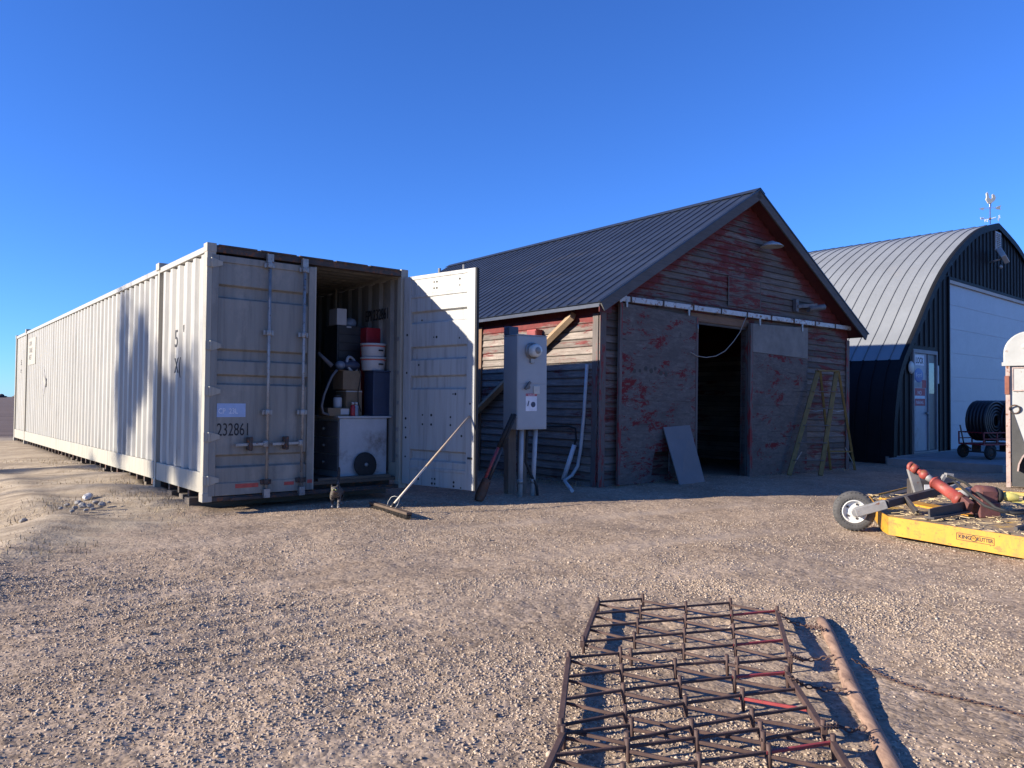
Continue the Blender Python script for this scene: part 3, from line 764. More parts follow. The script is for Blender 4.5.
mats['track'] = simple('white_track_rail', (.42,.41,.40), .5, .2, .25, 6, .1, .55)
def plydoor(name, seed, redamt):
    n = N(name)
    g = n.noise(n.coord((3.5,5,11),(seed,0,0)), 2.0, 8, .72, .7)
    big = n.noise(n.coord((1,1,1.4),(seed*2,1,0)), 1.7, 6, .66)
    col = n.ramp(g, [(.25,(.07,.061,.056)),(.55,(.13,.116,.107)),(.8,(.21,.19,.175))])
    col = n.mix(n.ramp(big, [(.45,0),(.68,.7)]), col, (.075,.066,.062))
    cr_n = n.noise(n.coord((.8,3,15),(seed*3,0,0)), 1.6, 9, .7, .3)
    col = n.mix(n.ramp(cr_n, [(.60,0),(.66,.85)]), col, (.045,.038,.035))
    f = n.noise(n.coord((1.0,2,2.1),(seed,3,2)), 1.7, 12, .84, .3)
    col = n.mix(n.ramp(f, [(.655-redamt,0),(.67-redamt,1)]), col, (.135,.015,.018))
    sp = n.noise(n.coord((1,1,1)), 11, 4, .6)
    col = n.mix(n.ramp(sp, [(.68,0),(.73,.8)]), col, (.05,.045,.042))
    return n.fin(col, .85, 0, n.bump(g, .4, .006), .25)
mats['ply1'] = plydoor('weathered_plywood_door', 1.3, .12)
mats['ply2'] = plydoor('weathered_plywood_door_right', 6.1, .10)
mats['ply_light'] = simple('paler_plywood_sheet', (.185,.175,.16), .85, 0, .25, 5, .2)

barn = thing('barn', 'weathered red wooden barn with dark metal gable roof and sliding plywood doors', 'barn', M=BM_)
EXL, EXR = -.278, BW+.278
ZL, ZR, ZA = 2.735, 2.845, 5.12       # roof skin: left eave, right eave, apex
def roofz(x): return ZL + (ZA-ZL)*(x-EXL)/(BW/2-EXL) if x < BW/2 else ZA + (ZR-ZA)*(x-BW/2)/(EXR-BW/2)
def under(x): return roofz(x) - .13
BD = .115
def board(m, axis, a0, a1, b0, b1, z0, z1):
    """one lapped board; axis x = front wall"""
    if axis == 'x':
        m.prism([(0,z0),(-.023,z0),(-.003,z1+.004),(0,z1+.004)], 'x', a0, a1)
    else:
        m.prism([(0,z0),(-.023,z0),(-.003,z1+.004),(0,z1+.004)], 'y', a0, a1)
def xlim(z):
    lo = EXL + (z+.13-ZL)/(ZA-ZL)*(BW/2-EXL); hi = BW/2 + (z+.13-ZA)/(ZR-ZA)*(EXR-BW/2)
    return max(0, lo), min(BW, hi)
fwall = MB(); z = -.02; OX0, OX1, OZ = 2.10, 3.69, 2.70
rb = random.Random(5)
while z < 4.95:
    z1 = z + BD; lo, hi = xlim(z1-.03)
    if hi - lo > .1:
        segs = [(lo, OX0), (OX1, hi)] if z1 < OZ+.02 else [(lo, hi)]
        for a, b in segs:
            # butt joints at odd places
            cuts = [a]
            if b - a > 2.5: cuts.append(a + (b-a)*(.3+.4*rb.random()))
            cuts.append(b)
            for c0, c1 in zip(cuts, cuts[1:]):
                board(fwall, 'x', c0+.001, c1-.0015, 0, 0, z+rb.uniform(-.002,.002), z1)
    z = z1
fw_in = [(0,-.02),(OX0,-.02),(OX0,OZ),(OX1,OZ),(OX1,-.02),(BW,-.02),(BW,under(BW)-.01),(BW/2,under(BW/2)-.01),(0,under(0)-.01)]
fwall.prism([(0,-.02),(OX0,-.02),(OX0,OZ),(0,OZ)], 'y', .002, .09)
fwall.prism([(OX1,-.02),(BW,-.02),(BW,OZ),(OX1,OZ)], 'y', .002, .09)
fwall.prism([(0,OZ),(BW,OZ),(BW,under(BW)-.01),(BW/2,under(BW/2)-.01),(0,under(0)-.01)], 'y', .002, .09)
fwall.build('front_wall', mats['siding_f'], barn)
lw = MB(); z = -.05
while z < 2.58:
    a = .0
    cut = 1.5+2.5*rb.random()
    board(lw, 'y', .0, cut-.001, 0, 0, z+rb.uniform(-.003,.003), z+BD+.005); board(lw, 'y', cut+.001, BL, 0, 0, z+rb.uniform(-.003,.003), z+BD+.005)
    z += BD+.005
lw.box(.002, .09, .092, BL-.091, -.05, under(0)-.01)
lw.build('side_wall', mats['siding_s'], barn)
MB().box(BW-.09, BW-.002, .092, BL-.091, -.05, under(BW)-.02).build('side_wall', mats['siding_s'], barn)
MB().prism([(0,-.02),(BW,-.02),(BW,under(BW)-.01),(BW/2,under(BW/2)-.01),(0,under(0)-.01)], 'y', BL-.09, BL).build('rear_wall', mats['siding_f'], barn)
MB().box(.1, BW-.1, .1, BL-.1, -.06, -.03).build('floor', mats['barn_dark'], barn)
# corner boards and trims
MB().box(-.034, -.0225, .0, .12, -.02, 2.60).build('corner_board', mats['grey_wood_z'], barn, .002)
MB().box(-.034, .095, -.046, -.0235, -.02, 2.62).build('corner_board', mats['grey_wood_z'], barn, .002)
MB().box(BW-.10, BW+.022, -.046, -.0235, -.02, 2.68).build('corner_board', mats['grey_wood_z'], barn, .002)
MB().box(-.045, -.0225, 2.98, 3.12, 0, 2.60).build('door_trim', mats['lintel'], barn, .002)
MB().box(OX0-.02, OX1+.02, -.045, -.024, OZ-.03, OZ+.10).build('lintel', mats['lintel'], barn, .002)
for x in (OX0-.035, OX1): MB().box(x, x+.035, -.04, .10, -.02, OZ-.031).build('door_jamb', mats['grey_wood_z'], barn, .002)
MB().box(OX0-.3, OX1+.3, -.10, .09, -.06, -.022).build('threshold', mats['grey_wood'], barn, .01)
# roof: decking, ribbed sheets, ridge cap, rakes
for nm, xa, za, xb, zb in (('L', EXL, ZL, BW/2, ZA), ('R', EXR, ZR, BW/2, ZA)):
    d = V((xb-xa, 0, zb-za)); L = d.length; d.normalize()
    nrm = V((-d.z, 0, d.x)) if nm == 'L' else V((d.z*1, 0, -d.x))
    if nrm.z < 0: nrm = -nrm
    a, b = V((xa,0,za)), V((xb,0,zb))
    sk = MB()
    def quad(m, o0, o1, y0, y1, s0=0, s1=None):
        e = b if s1 is None else a + d*s1
        s_ = a + d*s0
        pts = [(s_+nrm*o0), (e+nrm*o0), (e+nrm*o1), (s_+nrm*o1)]
        m.prism([(p.x,p.z) for p in pts], 'y', y0, y1)
    dk = MB(); quad(dk, -.10, -.012, -.27, BL+.27, .02); dk.build('roof_deck', mats['soffit'], barn)
    quad(sk, -.011, 0, -.31, BL+.31, -.03)
    y = -.28
    while y < BL+.28:
        # major rib and two low pencil ribs
        r = [( -.020,0),(-.009,.016),(.009,.016),(.020,0)]
        vs = []
        for p in (a - d*.03, b):
            for u, h in r: vs.append(p + V((0,y+u,0)) + nrm*(h+.0005))
        sk.add(vs, [(0,1,5,4),(1,2,6,5),(2,3,7,6),(0,3,2,1),(4,5,6,7)])
        y += .2286
    sk.build('roof_sheet', mats['barn_roof'], barn)
    rk = MB(); quad(rk, -.165, -.012, -.305, -.272, -.015)
    rk.build('rake_board', mats['fascia'], barn, .003)
    MB().box(min(xa, xa+.02), max(xa, xa+.02), -.27, BL+.27, za-.085, za-.02).build('eave_board', mats['barn_roof'], barn)
    m = MB(); quad(m, -.012, .012, -.318, -.270, -.035); m.build('rake_flashing', mats['barn_roof'], barn)
    rc = MB(); quad(rc, .021, .028, -.32, BL+.32, L-.16, L+.012); rc.build('ridge_cap', mats['barn_roof'], barn)
MB().prism([(EXL+.0,ZL-.16),(-.03,ZL-.16),(-.03,under(-.03)+.02),(EXL+.0,ZL-.05)], 'y', -.27, -.255).build('eave_return', mats['soffit'], barn)
# sliding doors on their track
def ply(name, polys, mat, x=None, y0=-.135, y1=-.095, bev=.003):
    m = MB()
    for p in polys: m.prism(p, 'y', y0, y1)
    return m.build(name, mat, barn, bev)
a, b, z0, z1 = .296, 2.153, .012, 2.78
h = [(1.04,.13),(1.49,.13),(1.48,.50),(1.12,.50),(1.08,.38),(1.07,.24)]
d1 = ply('sliding_door', [[(a,z0),(b,z0),(b,.128),(a,.128)], [(a,.1285),(1.04,.1285),(1.07,.24),(1.08,.38),(1.12,.50),(a,.50)],
    [(1.49,.1285),(b,.1285),(b,.50),(1.48,.50)], [(a,.5005),(b,.5005),(b,1.30),(a,1.30)], [(a,1.304),(b,1.304),(b,z1-.06),(a,z1)]], mats['ply1'], bev=0)
MB().box(a-.005, a+.05, -.142, -.092, z0, z1).build('edge_batten', mats['grey_wood_z'], d1, .003)
MB().box(b-.045, b+.006, -.145, -.09, z0+.002, z1-.07).build('edge_batten', mats['grey_wood_z'], d1, .003)
m = MB()
for k in range(7):
    x = .62+.12*k+.05*rb.random(); zz = 1.72+.22*rb.random(); m.cyl((x,-.1355,zz),(x,-.138,zz),.03+.015*rb.random(),9)
m.build('knot_stain', simple('dark_stain',(.06,.055,.05),.9), d1)
m = MB().cyl((b-.02,-.15,2.45),(b-.02,-.15,2.6),.012,8); m.build('door_pull', mats['galv'], d1)
a, b = 3.634, 5.515
d2 = ply('sliding_door', [[(a,-.03),(b,-.06),(b,1.28),(a,1.28)], [(a,1.284),(b,1.284),(b,2.20),(a,2.23)]], mats['ply2'], bev=0)
MB().prism([(a,2.234),(b,2.204),(b,2.80),(a,2.74)], 'y', -.142, -.095).build('upper_sheet', mats['ply_light'], d2, .003)
MB().box(a-.006, a+.07, -.15, -.09, -.03, 2.74).build('edge_batten', mats['grey_wood_z'], d2, .003)
pts = [(.26,2.845),(.36,2.85)]
t0, t1 = V((.25,-.13,2.842)), V((7.14,-.13,2.925))
m = MB().bar(t0, t1, .05, .085); m.build('track_rail', mats['track'], barn, .006)
for k in range(9):
    p = t0.lerp(t1, (k+.35)/9.2)
    MB().box(p.x-.016, p.x+.016, -.165, -.02, p.z-.05, p.z+.055).build('track_bracket', mats['cont_dark'], barn, .004)
for x, L in ((.42,.16),(1.9,.14),(3.9,.2),(5.3,.15)):
    MB().box(x-.025, x+.025, -.158, -.146, 2.78-.1*L, 2.86).box(x-.02,x+.02,-.16,-.146,2.72,2.80).build('door_hanger', mats['galv'], barn, .003)
MB().bar((.24,-.17,2.79),(.40,-.17,2.87),.02,.05).build('track_end', mats['track'], barn, .004)
# gable: patched hatch, dome lamp, broken lamp arm
MB().box(3.12, 4.085, -.036, -.0235, 3.02, 3.53).build('gable_hatch', mats['siding_f'], barn, .003)
m = MB()
for x0_, x1_, z0_, z1_ in ((3.11,4.1,3.525,3.54),(3.11,3.13,3.01,3.53),(4.075,4.095,3.01,3.53)): m.box(x0_, x1_, -.040, -.0365, z0_, z1_)
m.build('hatch_trim', mats['grey_wood'], barn)
lamp = MB().cyl((4.08,-.02,4.22),(4.08,-.22,4.26),.014,8).build('lamp_arm', mats['galv'], barn)
MB().lathe([(.03,.10),(.05,.085),(.13,.055),(.205,.0),(.20,-.004),(.125,.045),(.03,.08)], 24, Matrix.Translation((4.08,-.27,4.165))).build('lamp_shade', simple('enamel_lamp_shade', (.36,.38,.39), .4, 0, .1), barn)
m = MB().box(5.17, 5.26, -.10, -.024, 3.10, 3.34).bar((5.22,-.09,3.20),(5.72,-.20,3.26),.05,.07).cyl((5.5,-.15,3.17),(5.95,-.22,3.25),.06,10)
m.build('broken_lamp_arm', simple('dull_lamp_arm',(.11,.11,.115),.6,0,.4,9,.2,.4), barn, .004)

# rope slung across the barn doorway
R_ = [LBf(px, py, -.17) for px, py in ((690,352),(697,356),(706,357.5),(716,356),(725,351),(733,342),(740,332),(744,322),(748,313))]
cords = []
for i in range(len(R_)-1):
    for k in range(3): cords.append(V(R_[i]).lerp(V(R_[i+1]), k/3))
m = MB().tube([BM_ @ p for p in cords], .008, 7)
tag(m.build('rope', simple('pale_rope', (.26,.235,.20), .9, 0, .2, 20)), 'pale rope slung across the dark barn doorway', 'rope')

# sheet of board leaning on the left sliding door
c4 = [LBf(663.5,427,-.15), LBf(690,425,-.15)]
b4 = [BI @ G(706,485,-.06), BI @ G(681,488.5,-.055)]
A_, B_, C_, D_ = [BM_ @ V(p) for p in (c4[0], c4[1], b4[0], b4[1])]
nn = (B_-A_).cross(D_-A_).normalized(); nn = nn if nn.y < 0 else -nn
m = MB().add([A_,B_,C_,D_]+[p - nn*.022 for p in (A_,B_,C_,D_)], [(0,1,2,3),(7,6,5,4),(0,4,5,1),(1,5,6,2),(2,6,7,3),(3,7,4,0)])
tag(m.build('board_sheet', simple('grey_sheet', (.15,.15,.155), .75, 0, .12, 3, .1), None, .006), 'smooth grey board sheet leaning on the left sliding barn door', 'board')

# step ladder
mats['yellow_rail'] = simple('faded_yellow_ladder', (.17,.122,.036), .6, 0, .3, 8, .1, .2)
def foot(px, py, yl):
    p = BM_ @ LBf(px, py, yl); return V((p.x, p.y, gzf(p.x, p.y)))
fl, fr_, rr_ = foot(789,474,-.30), foot(820.5,476.5,-.62), foot(855,475,-.34)
rm = rr_ + (fl-fr_)*.85
topL = BM_ @ LBf(818,372,-.30); topR = BM_ @ LBf(836.5,371,-.48); topR.z = topL.z = (topL.z+topR.z)/2
lad = thing('step_ladder', 'faded yellow wooden step ladder standing open by the barn siding', 'ladder', loc=fl)
I0 = Matrix.Translation(fl).inverted()
q = lambda p: I0 @ V(p)
for p, t_ in ((fl,topL),(fr_,topR)):
    MB().bar(q(p), q(t_), .035, .085, (1,0,0)).build('front_rail', mats['yellow_rail'], lad, .004)
for p, t_ in ((rm,topL),(rr_,topR)):
    MB().bar(q(p), q(t_+ (rr_-fr_)*.06), .026, .045, (1,0,0)).build('rear_rail', mats['yellow_rail'], lad, .003)
MB().bar(q(topL+V((0,0,.01)) - (topR-topL)*.06), q(topR+V((0,0,.01)) + (topR-topL)*.06), .12, .025).build('top_step', mats['yellow_rail'], lad, .003)
for k in range(5):
    u = .14+.165*k
    MB().bar(q(fl.lerp(topL,u)), q(fr_.lerp(topR,u)), .085, .02).build('step', mats['grey_wood'], lad, .002)
for u in (.16,):
    MB().bar(q(fl.lerp(topL,.05)), q(fl.lerp(fr_,.25).lerp(topL,.22)), .015, .02).build('brace', mats['galv'], lad)
    MB().bar(q(rr_.lerp(topR,.06)), q(rr_.lerp(rm,.3).lerp(topR,.24)), .012, .015).build('brace', mats['galv'], lad)
    MB().bar(q(rm.lerp(topL,.2)), q(rr_.lerp(topR,.2)), .02, .03).build('rear_stretcher', mats['yellow_rail'], lad)
for p0, t0_, p1, t1_ in ((fl,topL,rm,topL),(fr_,topR,rr_,topR)):
    a_, b_ = p0.lerp(t0_,.62), p1.lerp(t1_,.62)
    MB().tube([q(a_), q((a_+b_)/2 - V((0,0,.03))), q(b_)], .008, 6).build('spreader', mats['galv'], lad)

# beam and pipes along the side wall
P0, P1 = V((-.09,.50,2.60)), V((-.10,4.75,.02))
m = MB().bar(BM_ @ P0, BM_ @ P1, .09, .15, (.5,.3,.8))
tag(m.build('beam', wood('leaning_beam', (.36,.25,.15), 'z', .25), None, .006), 'brown squared beam leaning diagonally on the barn side wall', 'beam')
bot = BI @ G(572,494,0)
pts = [V((-.06,.20,1.83)), V((-.07,.24,1.1)), V((-.09,.28,.55)), V((-.11,.32,.28)), V((-.17,.38,.14)), V((-.30,.40,.06)), V((bot.x,bot.y,.03))]
m = MB().tube([BM_ @ p for p in pts], .026, 10)
tag(m.build('conduit_pipe', simple('pale_grey_pvc', (.42,.44,.45), .55, 0, .15, 8)), 'pale grey bent pvc pipe leaning on the barn corner', 'pipe')
m = MB().cyl(BM_ @ V((-.10,.41,.60)), BM_ @ V((-.22,.52,.06)), .035, 12)
tag(m.build('pvc_tube', simple('white_pvc', (.62,.62,.64), .5, 0, .1, 8)), 'short white plastic tube leaning beside the bent pvc pipe', 'tube')
m = MB().tube([BM_ @ p for p in (V((-.05,1.6,.80)), V((-.05,1.1,.86)), V((-.05,.6,.88)), V((-.05,.45,.85)), V((-.06,.42,.70)), V((-.10,.46,.45)))], .014, 7)
tag(m.build('cable', mats['black']), 'black cable running along the barn side wall to the white tube', 'cable')
# horseshoe-like hanging hook + red box high on the wall
o = BM_ @ V((0,0,0))
t = thing('junction_box', 'small red box fixed on the siding above the meter cabinet', 'box', M=BM_ @ Matrix.Translation((-.024,1.42,2.20)))
MB().box(-.14, 0, -.12, .12, 0, .24).build('box_body', simple('faded_red_box',(.30,.05,.045),.7,0,.3,6), t, .008); MB().box(-.15,-.141,-.11,.11,.02,.22).build('cover', simple('faded_red_cover',(.22,.04,.04),.7), t, .004)
m = MB().tube([BM_ @ V((-.18, 1.62+.13*math.cos(a_), 2.20+.16*math.sin(a_))) for a_ in np.linspace(-.2, math.pi+.3, 16)], .018, 8)
tag(m.build('cable_loop', simple('brown_cable',(.10,.06,.045),.7)), 'brown cable looped above the grey meter cabinet', 'cable')

# ------------------------------------------------------------------ electric meter stand
g0 = G(519, 497, 0)
base = V((g0.x+.10, g0.y+.22, 0)); MY = .60
MM = frame(base, rotm(MY))
def hm(px, py, y=-.13): 
    return MM.inverted() @ hit(px, py, MM @ V((0,y,0)), MM.to_3x3() @ V((0,1,0)))
mb = thing('meter_stand', 'grey electric meter cabinet on posts in front of the barn side wall', 'electric meter', M=MM)
a_, b_ = hm(517.2,343), hm(546.5,430); a2 = hm(516.6,429)
bx0, bx1, bz0, bz1 = (a_.x+a2.x)/2, b_.x, (b_.z+a2.z)/2, hm(517.2,335).z
mats['meter_grey'] = simple('grey_enamel_cabinet', (.31,.335,.345), .5, 0, .08, 3, .05, 0, .1)
mats['meter_glass'] = simple('meter_dome', (.55,.57,.53), .12, 0, .1, 5, 0)
cab = MB().box(bx0, bx1, -.13, .19, bz0, bz1).build('cabinet', mats['meter_grey'], mb, .006)
MB().box(bx0-.008, bx1+.008, -.137, .195, bz1+.001, bz1+.014).build('cap', mats['meter_grey'], cab, .004)
zs = hm(530,384).z
MB().box(bx0+.012, bx1-.012, -.1345, -.1305, zs+.006, bz1-.02).build('upper_cover', mats['meter_grey'], cab, .002)
MB().box(bx0+.012, bx1-.012, -.1345, -.1305, bz0+.02, zs-.006).build('lower_cover', mats['meter_grey'], cab, .002)
mc = hm(531.5,351)
M_ = Matrix.Translation((mc.x, -.134, mc.z)) @ Matrix.Rotation(rad(90),4,'X')
MB().lathe([(.112,0),(.112,.03),(.095,.035),(.095,.05)], 28, M_).build('meter_ring', mats['galv'], cab)
MB().lathe([(.088,.03),(.088,.115),(.075,.14),(0,.145)], 28, M_).build('meter_dome', mats['meter_glass'], cab)
MB().lathe([(0,.148),(.045,.148),(.045,.1455)], 20, M_).build('dial_face', simple('dial_grey',(.25,.26,.25),.5), cab)
MB().box(mc.x-.035, mc.x+.035, -.165, -.135, mc.z-.165, mc.z-.10).build('meter_tab', mats['galv'], cab, .006)
lv = hm(527,387)
MB().bar((lv.x-.05,-.165,lv.z-.03),(lv.x+.03,-.165,lv.z+.07),.03,.03).cyl((lv.x,-.13,lv.z),(lv.x,-.17,lv.z),.03,12).build('switch_lever', simple('dark_lever',(.12,.12,.12),.5), cab, .004)
p_ = hm(536,390)
MB().box(p_.x-.05, p_.x+.05, -.15, -.1348, p_.z-.055, p_.z+.055).build('padlock_tag', simple('cream_tag',(.55,.54,.47),.6), cab, .006)
l0, l1 = hm(525.5,393.5), hm(536.5,411)
lab = MB().box(l0.x, l1.x, -.1375, -.1348, l1.z, l0.z).build('warning_label', mats['white_paint'], cab)
MB().box(l0.x, l1.x, -.1395, -.1378, l0.z-.035, l0.z).build('label_header', simple('label_red',(.40,.10,.12),.6,0,.05), lab)
cx_ = (l0.x+l1.x)/2; cz_ = (l0.z+l1.z)/2-.02
MB().cyl((cx_+.03,-.1378,cz_-.01),(cx_+.03,-.1395,cz_-.01),.038,14).bar((cx_-.06,-.1385,cz_-.03),(cx_-.04,-.1385,cz_+.04),.016,.002,(0,1,0)).build('label_symbol', mats['navy'], lab)
text('lettering', 'DANGER', .03, (cx_,-.1398,l0.z-.029), (1,0,0),(0,0,1), mats['white_paint'], lab, .9, .0003, 'CENTER')
# posts and conduits
mats['post_wood'] = wood('grey_post', (.19,.155,.125), 'z', .35)
MB().box(bx0+.09, bx0+.22, .195, .31, -.12, bz1+.04).build('post', mats['post_wood'], mb, .008)
MB().box(bx0+.30, bx0+.40, .195, .29, -.12, bz0+.25).build('post', mats['post_wood'], mb, .008)
MB().box(bx0-.01, bx0+.15, .05, .18, bz1+.015, bz1+.13).build('post_bracket', simple('blue_black_bracket',(.05,.06,.085),.5), mb, .01)
c0 = hm(521,497,-.06); 
for px, nm in ((521.5,'a'),(535.5,'b')):
    x = hm(px, 440, -.04).x
    lean = -.02 if nm == 'a' else -.05
    c = MB().cyl((x,-.04,bz0-.002),(x+lean,-.04,-.06),.032,12).build('conduit', simple('conduit_grey_'+nm,(.40,.41,.41),.55,.1,.15,8), mb)
    MB().cyl((x+lean*.85,-.04,.16),(x+lean*.87,-.04,.22),.039,12).build('coupling', mats['galv'], c)
x = hm(528,440,-.04).x
MB().tube([(x,-.02,bz0),(x-.01,-.02,bz0-.25),(x-.03,-.03,.45),(x+.06,-.05,.25),(x+.12,-.08,.12),(x+.13,-.09,-.03)], .02, 8).build('cable', mats['black'], mb)

# digging tool leaning on the cabinet
hb_ = G(478, 501, 0); ht_ = MM @ V((bx0-.012, -.15, hm(515,414).z))
ht_ = hit(514.5, 413, MM @ V((0,-.16,0)), MM.to_3x3() @ V((0,1,0)))
t = thing('post_hole_digger', 'red and black handled digger with rusty jaws leaning on the meter cabinet', 'digging tool', loc=hb_)
I1 = Matrix.Translation(hb_).inverted()
dv = (ht_ - hb_); side = V((.18,.02,0))
for sg, mt1 in ((-1,'redbox'),(1,'black')):
    off = V((.028*sg, .01*sg, 0))
    s0 = dv*.22 + off; s1 = dv*.60 + off*.9; s2 = dv*.985 + off*.55
    MB().tube([s0, s1], .021, 9).build('handle', simple('red_handle_%d' % (sg+2), (.30,.05,.055) if sg < 0 else (.05,.045,.045), .5, 0, .25, 9), t)
    MB().tube([s1, s2], .025, 9).build('grip', mats['black'], t)
    # curved jaw blade
    m = MB(); vs = []; fs = []
    d_ = dv.normalized(); ax = d_.cross(V((.3,-1,0))).normalized(); fwd = ax.cross(d_).normalized()
    nU, nW = 7, 6
    for sh in (0, .006):
        for i in range(nU):
            f_ = i/(nU-1); rr2 = .085-.02*f_ + sh
            for j in range(nW):
                an = (-.9 + 1.8*j/(nW-1))
                wsh = 1 if f_ > .25 else .6+1.6*f_
                vs.append(d_*(f_*.30) + ax*(math.sin(an)*rr2*wsh) + fwd*(sg*(-.03)+sg*math.cos(an)*rr2))
    for i in range(nU-1):
        for j in range(nW-1):
            a0 = i*nW+j; fs.append((a0,a0+1,a0+nW+1,a0+nW)); b0 = nU*nW+a0; fs.append((b0+nW,b0+nW+1,b0+1,b0))
    def rim(i0,i1): fs.append((i0,i1,i1+nU*nW,i0+nU*nW))
    for j in range(nW-1): rim(j,j+1); rim((nU-1)*nW+j,(nU-1)*nW+j+1)
    for i in range(nU-1): rim(i*nW,(i+1)*nW); rim(i*nW+nW-1,(i+1)*nW+nW-1)
    m.add(vs, fs, True)
    m.build('jaw', simple('rusty_jaw_%d' % (sg+2), (.13,.075,.05), .8, .2, .4, 12, .3, .6), t)
MB().bar(dv*.2-V((.06,0,0)), dv*.2+V((.06,0,0)), .03, .03).build('pivot', mats['cont_dark'], t, .004)

# push broom propped on the open container door
Ml = leaf.matrix_world if False else None
bpy.context.view_layer.update()
Ml = leaf.matrix_world
bt = hit(469.5, 416, Ml @ V((0,-.075,0)), Ml.to_3x3() @ V((0,1,0)))
e0, e1 = G(371.5, 504.5, .05), G(409.5, 516, .05)
hd = (e0+e1)/2; e0.z = e1.z = .045
t = thing('push_broom', 'push broom with pale wooden handle propped against the open container door', 'broom', loc=(hd.x,hd.y,0))
I2 = Matrix.Translation((hd.x,hd.y,0)).inverted()
ex = (e1-e0).normalized(); ey = V((-ex.y, ex.x, 0)); hl = (e1-e0).length/2
hs = V((hd.x,hd.y,.085)); hs = hd + ex*.04; hs.z = .085
hdir = (bt-hs)
def bx(m, a0,a1,b0,b1,c0,c1):
    M9 = Matrix((ex,ey,V((0,0,1)))).transposed().to_4x4(); return m.box(a0,a1,b0,b1,c0,c1,M9)
bx(MB(), -hl, hl, -.035, .035, .060, .088).build('head', simple('broom_head_wood',(.09,.06,.042),.7,0,.3,10), t, .006)
br = MB()
for k in range(46):
    for j in range(4):
        u = -hl+.012+k*(2*hl-.024)/45; w = -.026+.0175*j
        p = ex*u+ey*w; br.tube([p+V((0,0,.061)), p+V((rr.uniform(-.006,.006),rr.uniform(-.008,.008),.006))], [.0045,.0035], 4)
br.build('bristles', simple('dark_bristles',(.035,.028,.024),.9,0,.3,30), t)
mid = hs.lerp(bt,.42)
MB().tube([I2 @ hs, I2 @ mid], .0125, 9).build('handle', simple('sunlit_handle_wood',(.62,.52,.40),.6,0,.15,14), t)  # lower handle: sunlight put into a paler wood colour
MB().tube([I2 @ mid, I2 @ bt], .0125, 9).build('handle_upper', simple('shaded_handle_wood',(.38,.29,.21),.7,0,.3,14), t)  # upper handle: same wood coloured darker for the shade
MB().tube([I2 @ hs - V((0,0,.01)), I2 @ hs.lerp(bt,.035)], .018, 9).build('socket', mats['black'], t)
for sg in (-1,1):
    pk = [V((0,0,0))+ (I2 @ hs.lerp(bt,.10))]
    e_ = (I2 @ hs) + ex*(sg*.11); e_.z = .086
    md = (pk[0]+e_)/2 + ex*(sg*.055) + V((0,0,.045))
    MB().tube([pk[0], pk[0].lerp(md,.6)+V((0,0,.012)), md, md.lerp(e_,.5)+ex*(sg*.018), e_], .004, 6).build('brace_wire', mats['galv'], t)

# ------------------------------------------------------------------ arched steel shed
QO = V(((889.6-512)/753.4*17, 17, 0)); QM = frame(QO, rotm(.72)); QI = QM.inverted()
def LQ(px, py, y=0): return QI @ hit(px, py, QM @ V((0,y,0)), QM.to_3x3() @ V((0,1,0)))
mats['galvalume'] = simple('galvanised_arch_sheet', (.26,.275,.285), .5, .3, .12, 1.2, .05, 0, .12, (.27,.27,.265), (1,1,.3))
mats['galv_dark'] = simple('seam_steel', (.17,.175,.18), .5, .3, .2, 4)
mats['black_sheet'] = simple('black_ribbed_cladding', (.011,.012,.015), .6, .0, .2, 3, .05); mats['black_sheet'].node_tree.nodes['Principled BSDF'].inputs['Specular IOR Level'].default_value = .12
mats['overhead'] = simple('white_overhead_door', (.37,.39,.43), .5, 0, .06, 1.5, .03)
mats['concrete'] = simple('grey_concrete', (.27,.26,.25), .9, 0, .2, 2.2, .3, 0, .25)
AX, AZ = 7.43, 6.50
LP = [(0,-.1),(.03,.4),(.07,.83),(.14,1.2),(.31,1.81),(.60,2.27),(.96,2.64),(1.46,3.12),(2.05,3.72),(2.72,4.34),(3.50,4.92),(4.62,5.56),(5.85,6.10),(7.43,6.50)]
def cat(P_, n):
    out = []
    for i in range(len(P_)-1):
        p0, p1, p2, p3 = P_[max(0,i-1)], P_[i], P_[i+1], P_[min(len(P_)-1,i+2)]
        for k in range(n):
            t = k/n
            out.append(tuple(.5*((2*p1[j])+(-p0[j]+p2[j])*t+(2*p0[j]-5*p1[j]+4*p2[j]-p3[j])*t*t+(-p0[j]+3*p1[j]-3*p2[j]+p3[j])*t**3) for j in (0,1)))
    out.append(P_[-1]); return out
left = cat(LP, 5)
right = [(AX + (AX-x)*(1+.2*(1-(AX-x)/AX)), z) for x, z in left[:-1]][::-1]
PROF = left + right
def prof_z(x):
    for (x0, z0), (x1, z1) in zip(PROF, PROF[1:]):
        if x0 <= x <= x1 and x1 > x0: return z0 + (z1-z0)*(x-x0)/(x1-x0)
    return 0
def offset(P_, o):
    out = []
    for i, p in enumerate(P_):
        a = V((*P_[max(0,i-1)],0)); b = V((*P_[min(len(P_)-1,i+1)],0)); d = (b-a).normalized()
        out.append((p[0]-d.y*o, p[1]+d.x*o))
    return out
shed = thing('arched_shed', 'arched galvanised steel shed with black ribbed front and white overhead door', 'shed', M=QM)
QL = 13.5
def shell(m, o0, o1, y0, y1, P_=PROF):
    A_, B_ = offset(P_, o1), offset(P_, o0); n = len(P_)
    vs = [(x,y0,z) for x,z in A_]+[(x,y1,z) for x,z in A_]+[(x,y0,z) for x,z in B_]+[(x,y1,z) for x,z in B_]
    fs = []
    for i in range(n-1):
        fs += [(i,i+1,n+i+1,n+i), (2*n+i+1,2*n+i,3*n+i,3*n+i+1)]
    m.add(vs, fs, True)
    fs = [(i+1,i,2*n+i,2*n+i+1) for i in range(n-1)] + [(n+i,n+i+1,3*n+i+1,3*n+i) for i in range(n-1)]
    m.add(vs, fs, False)
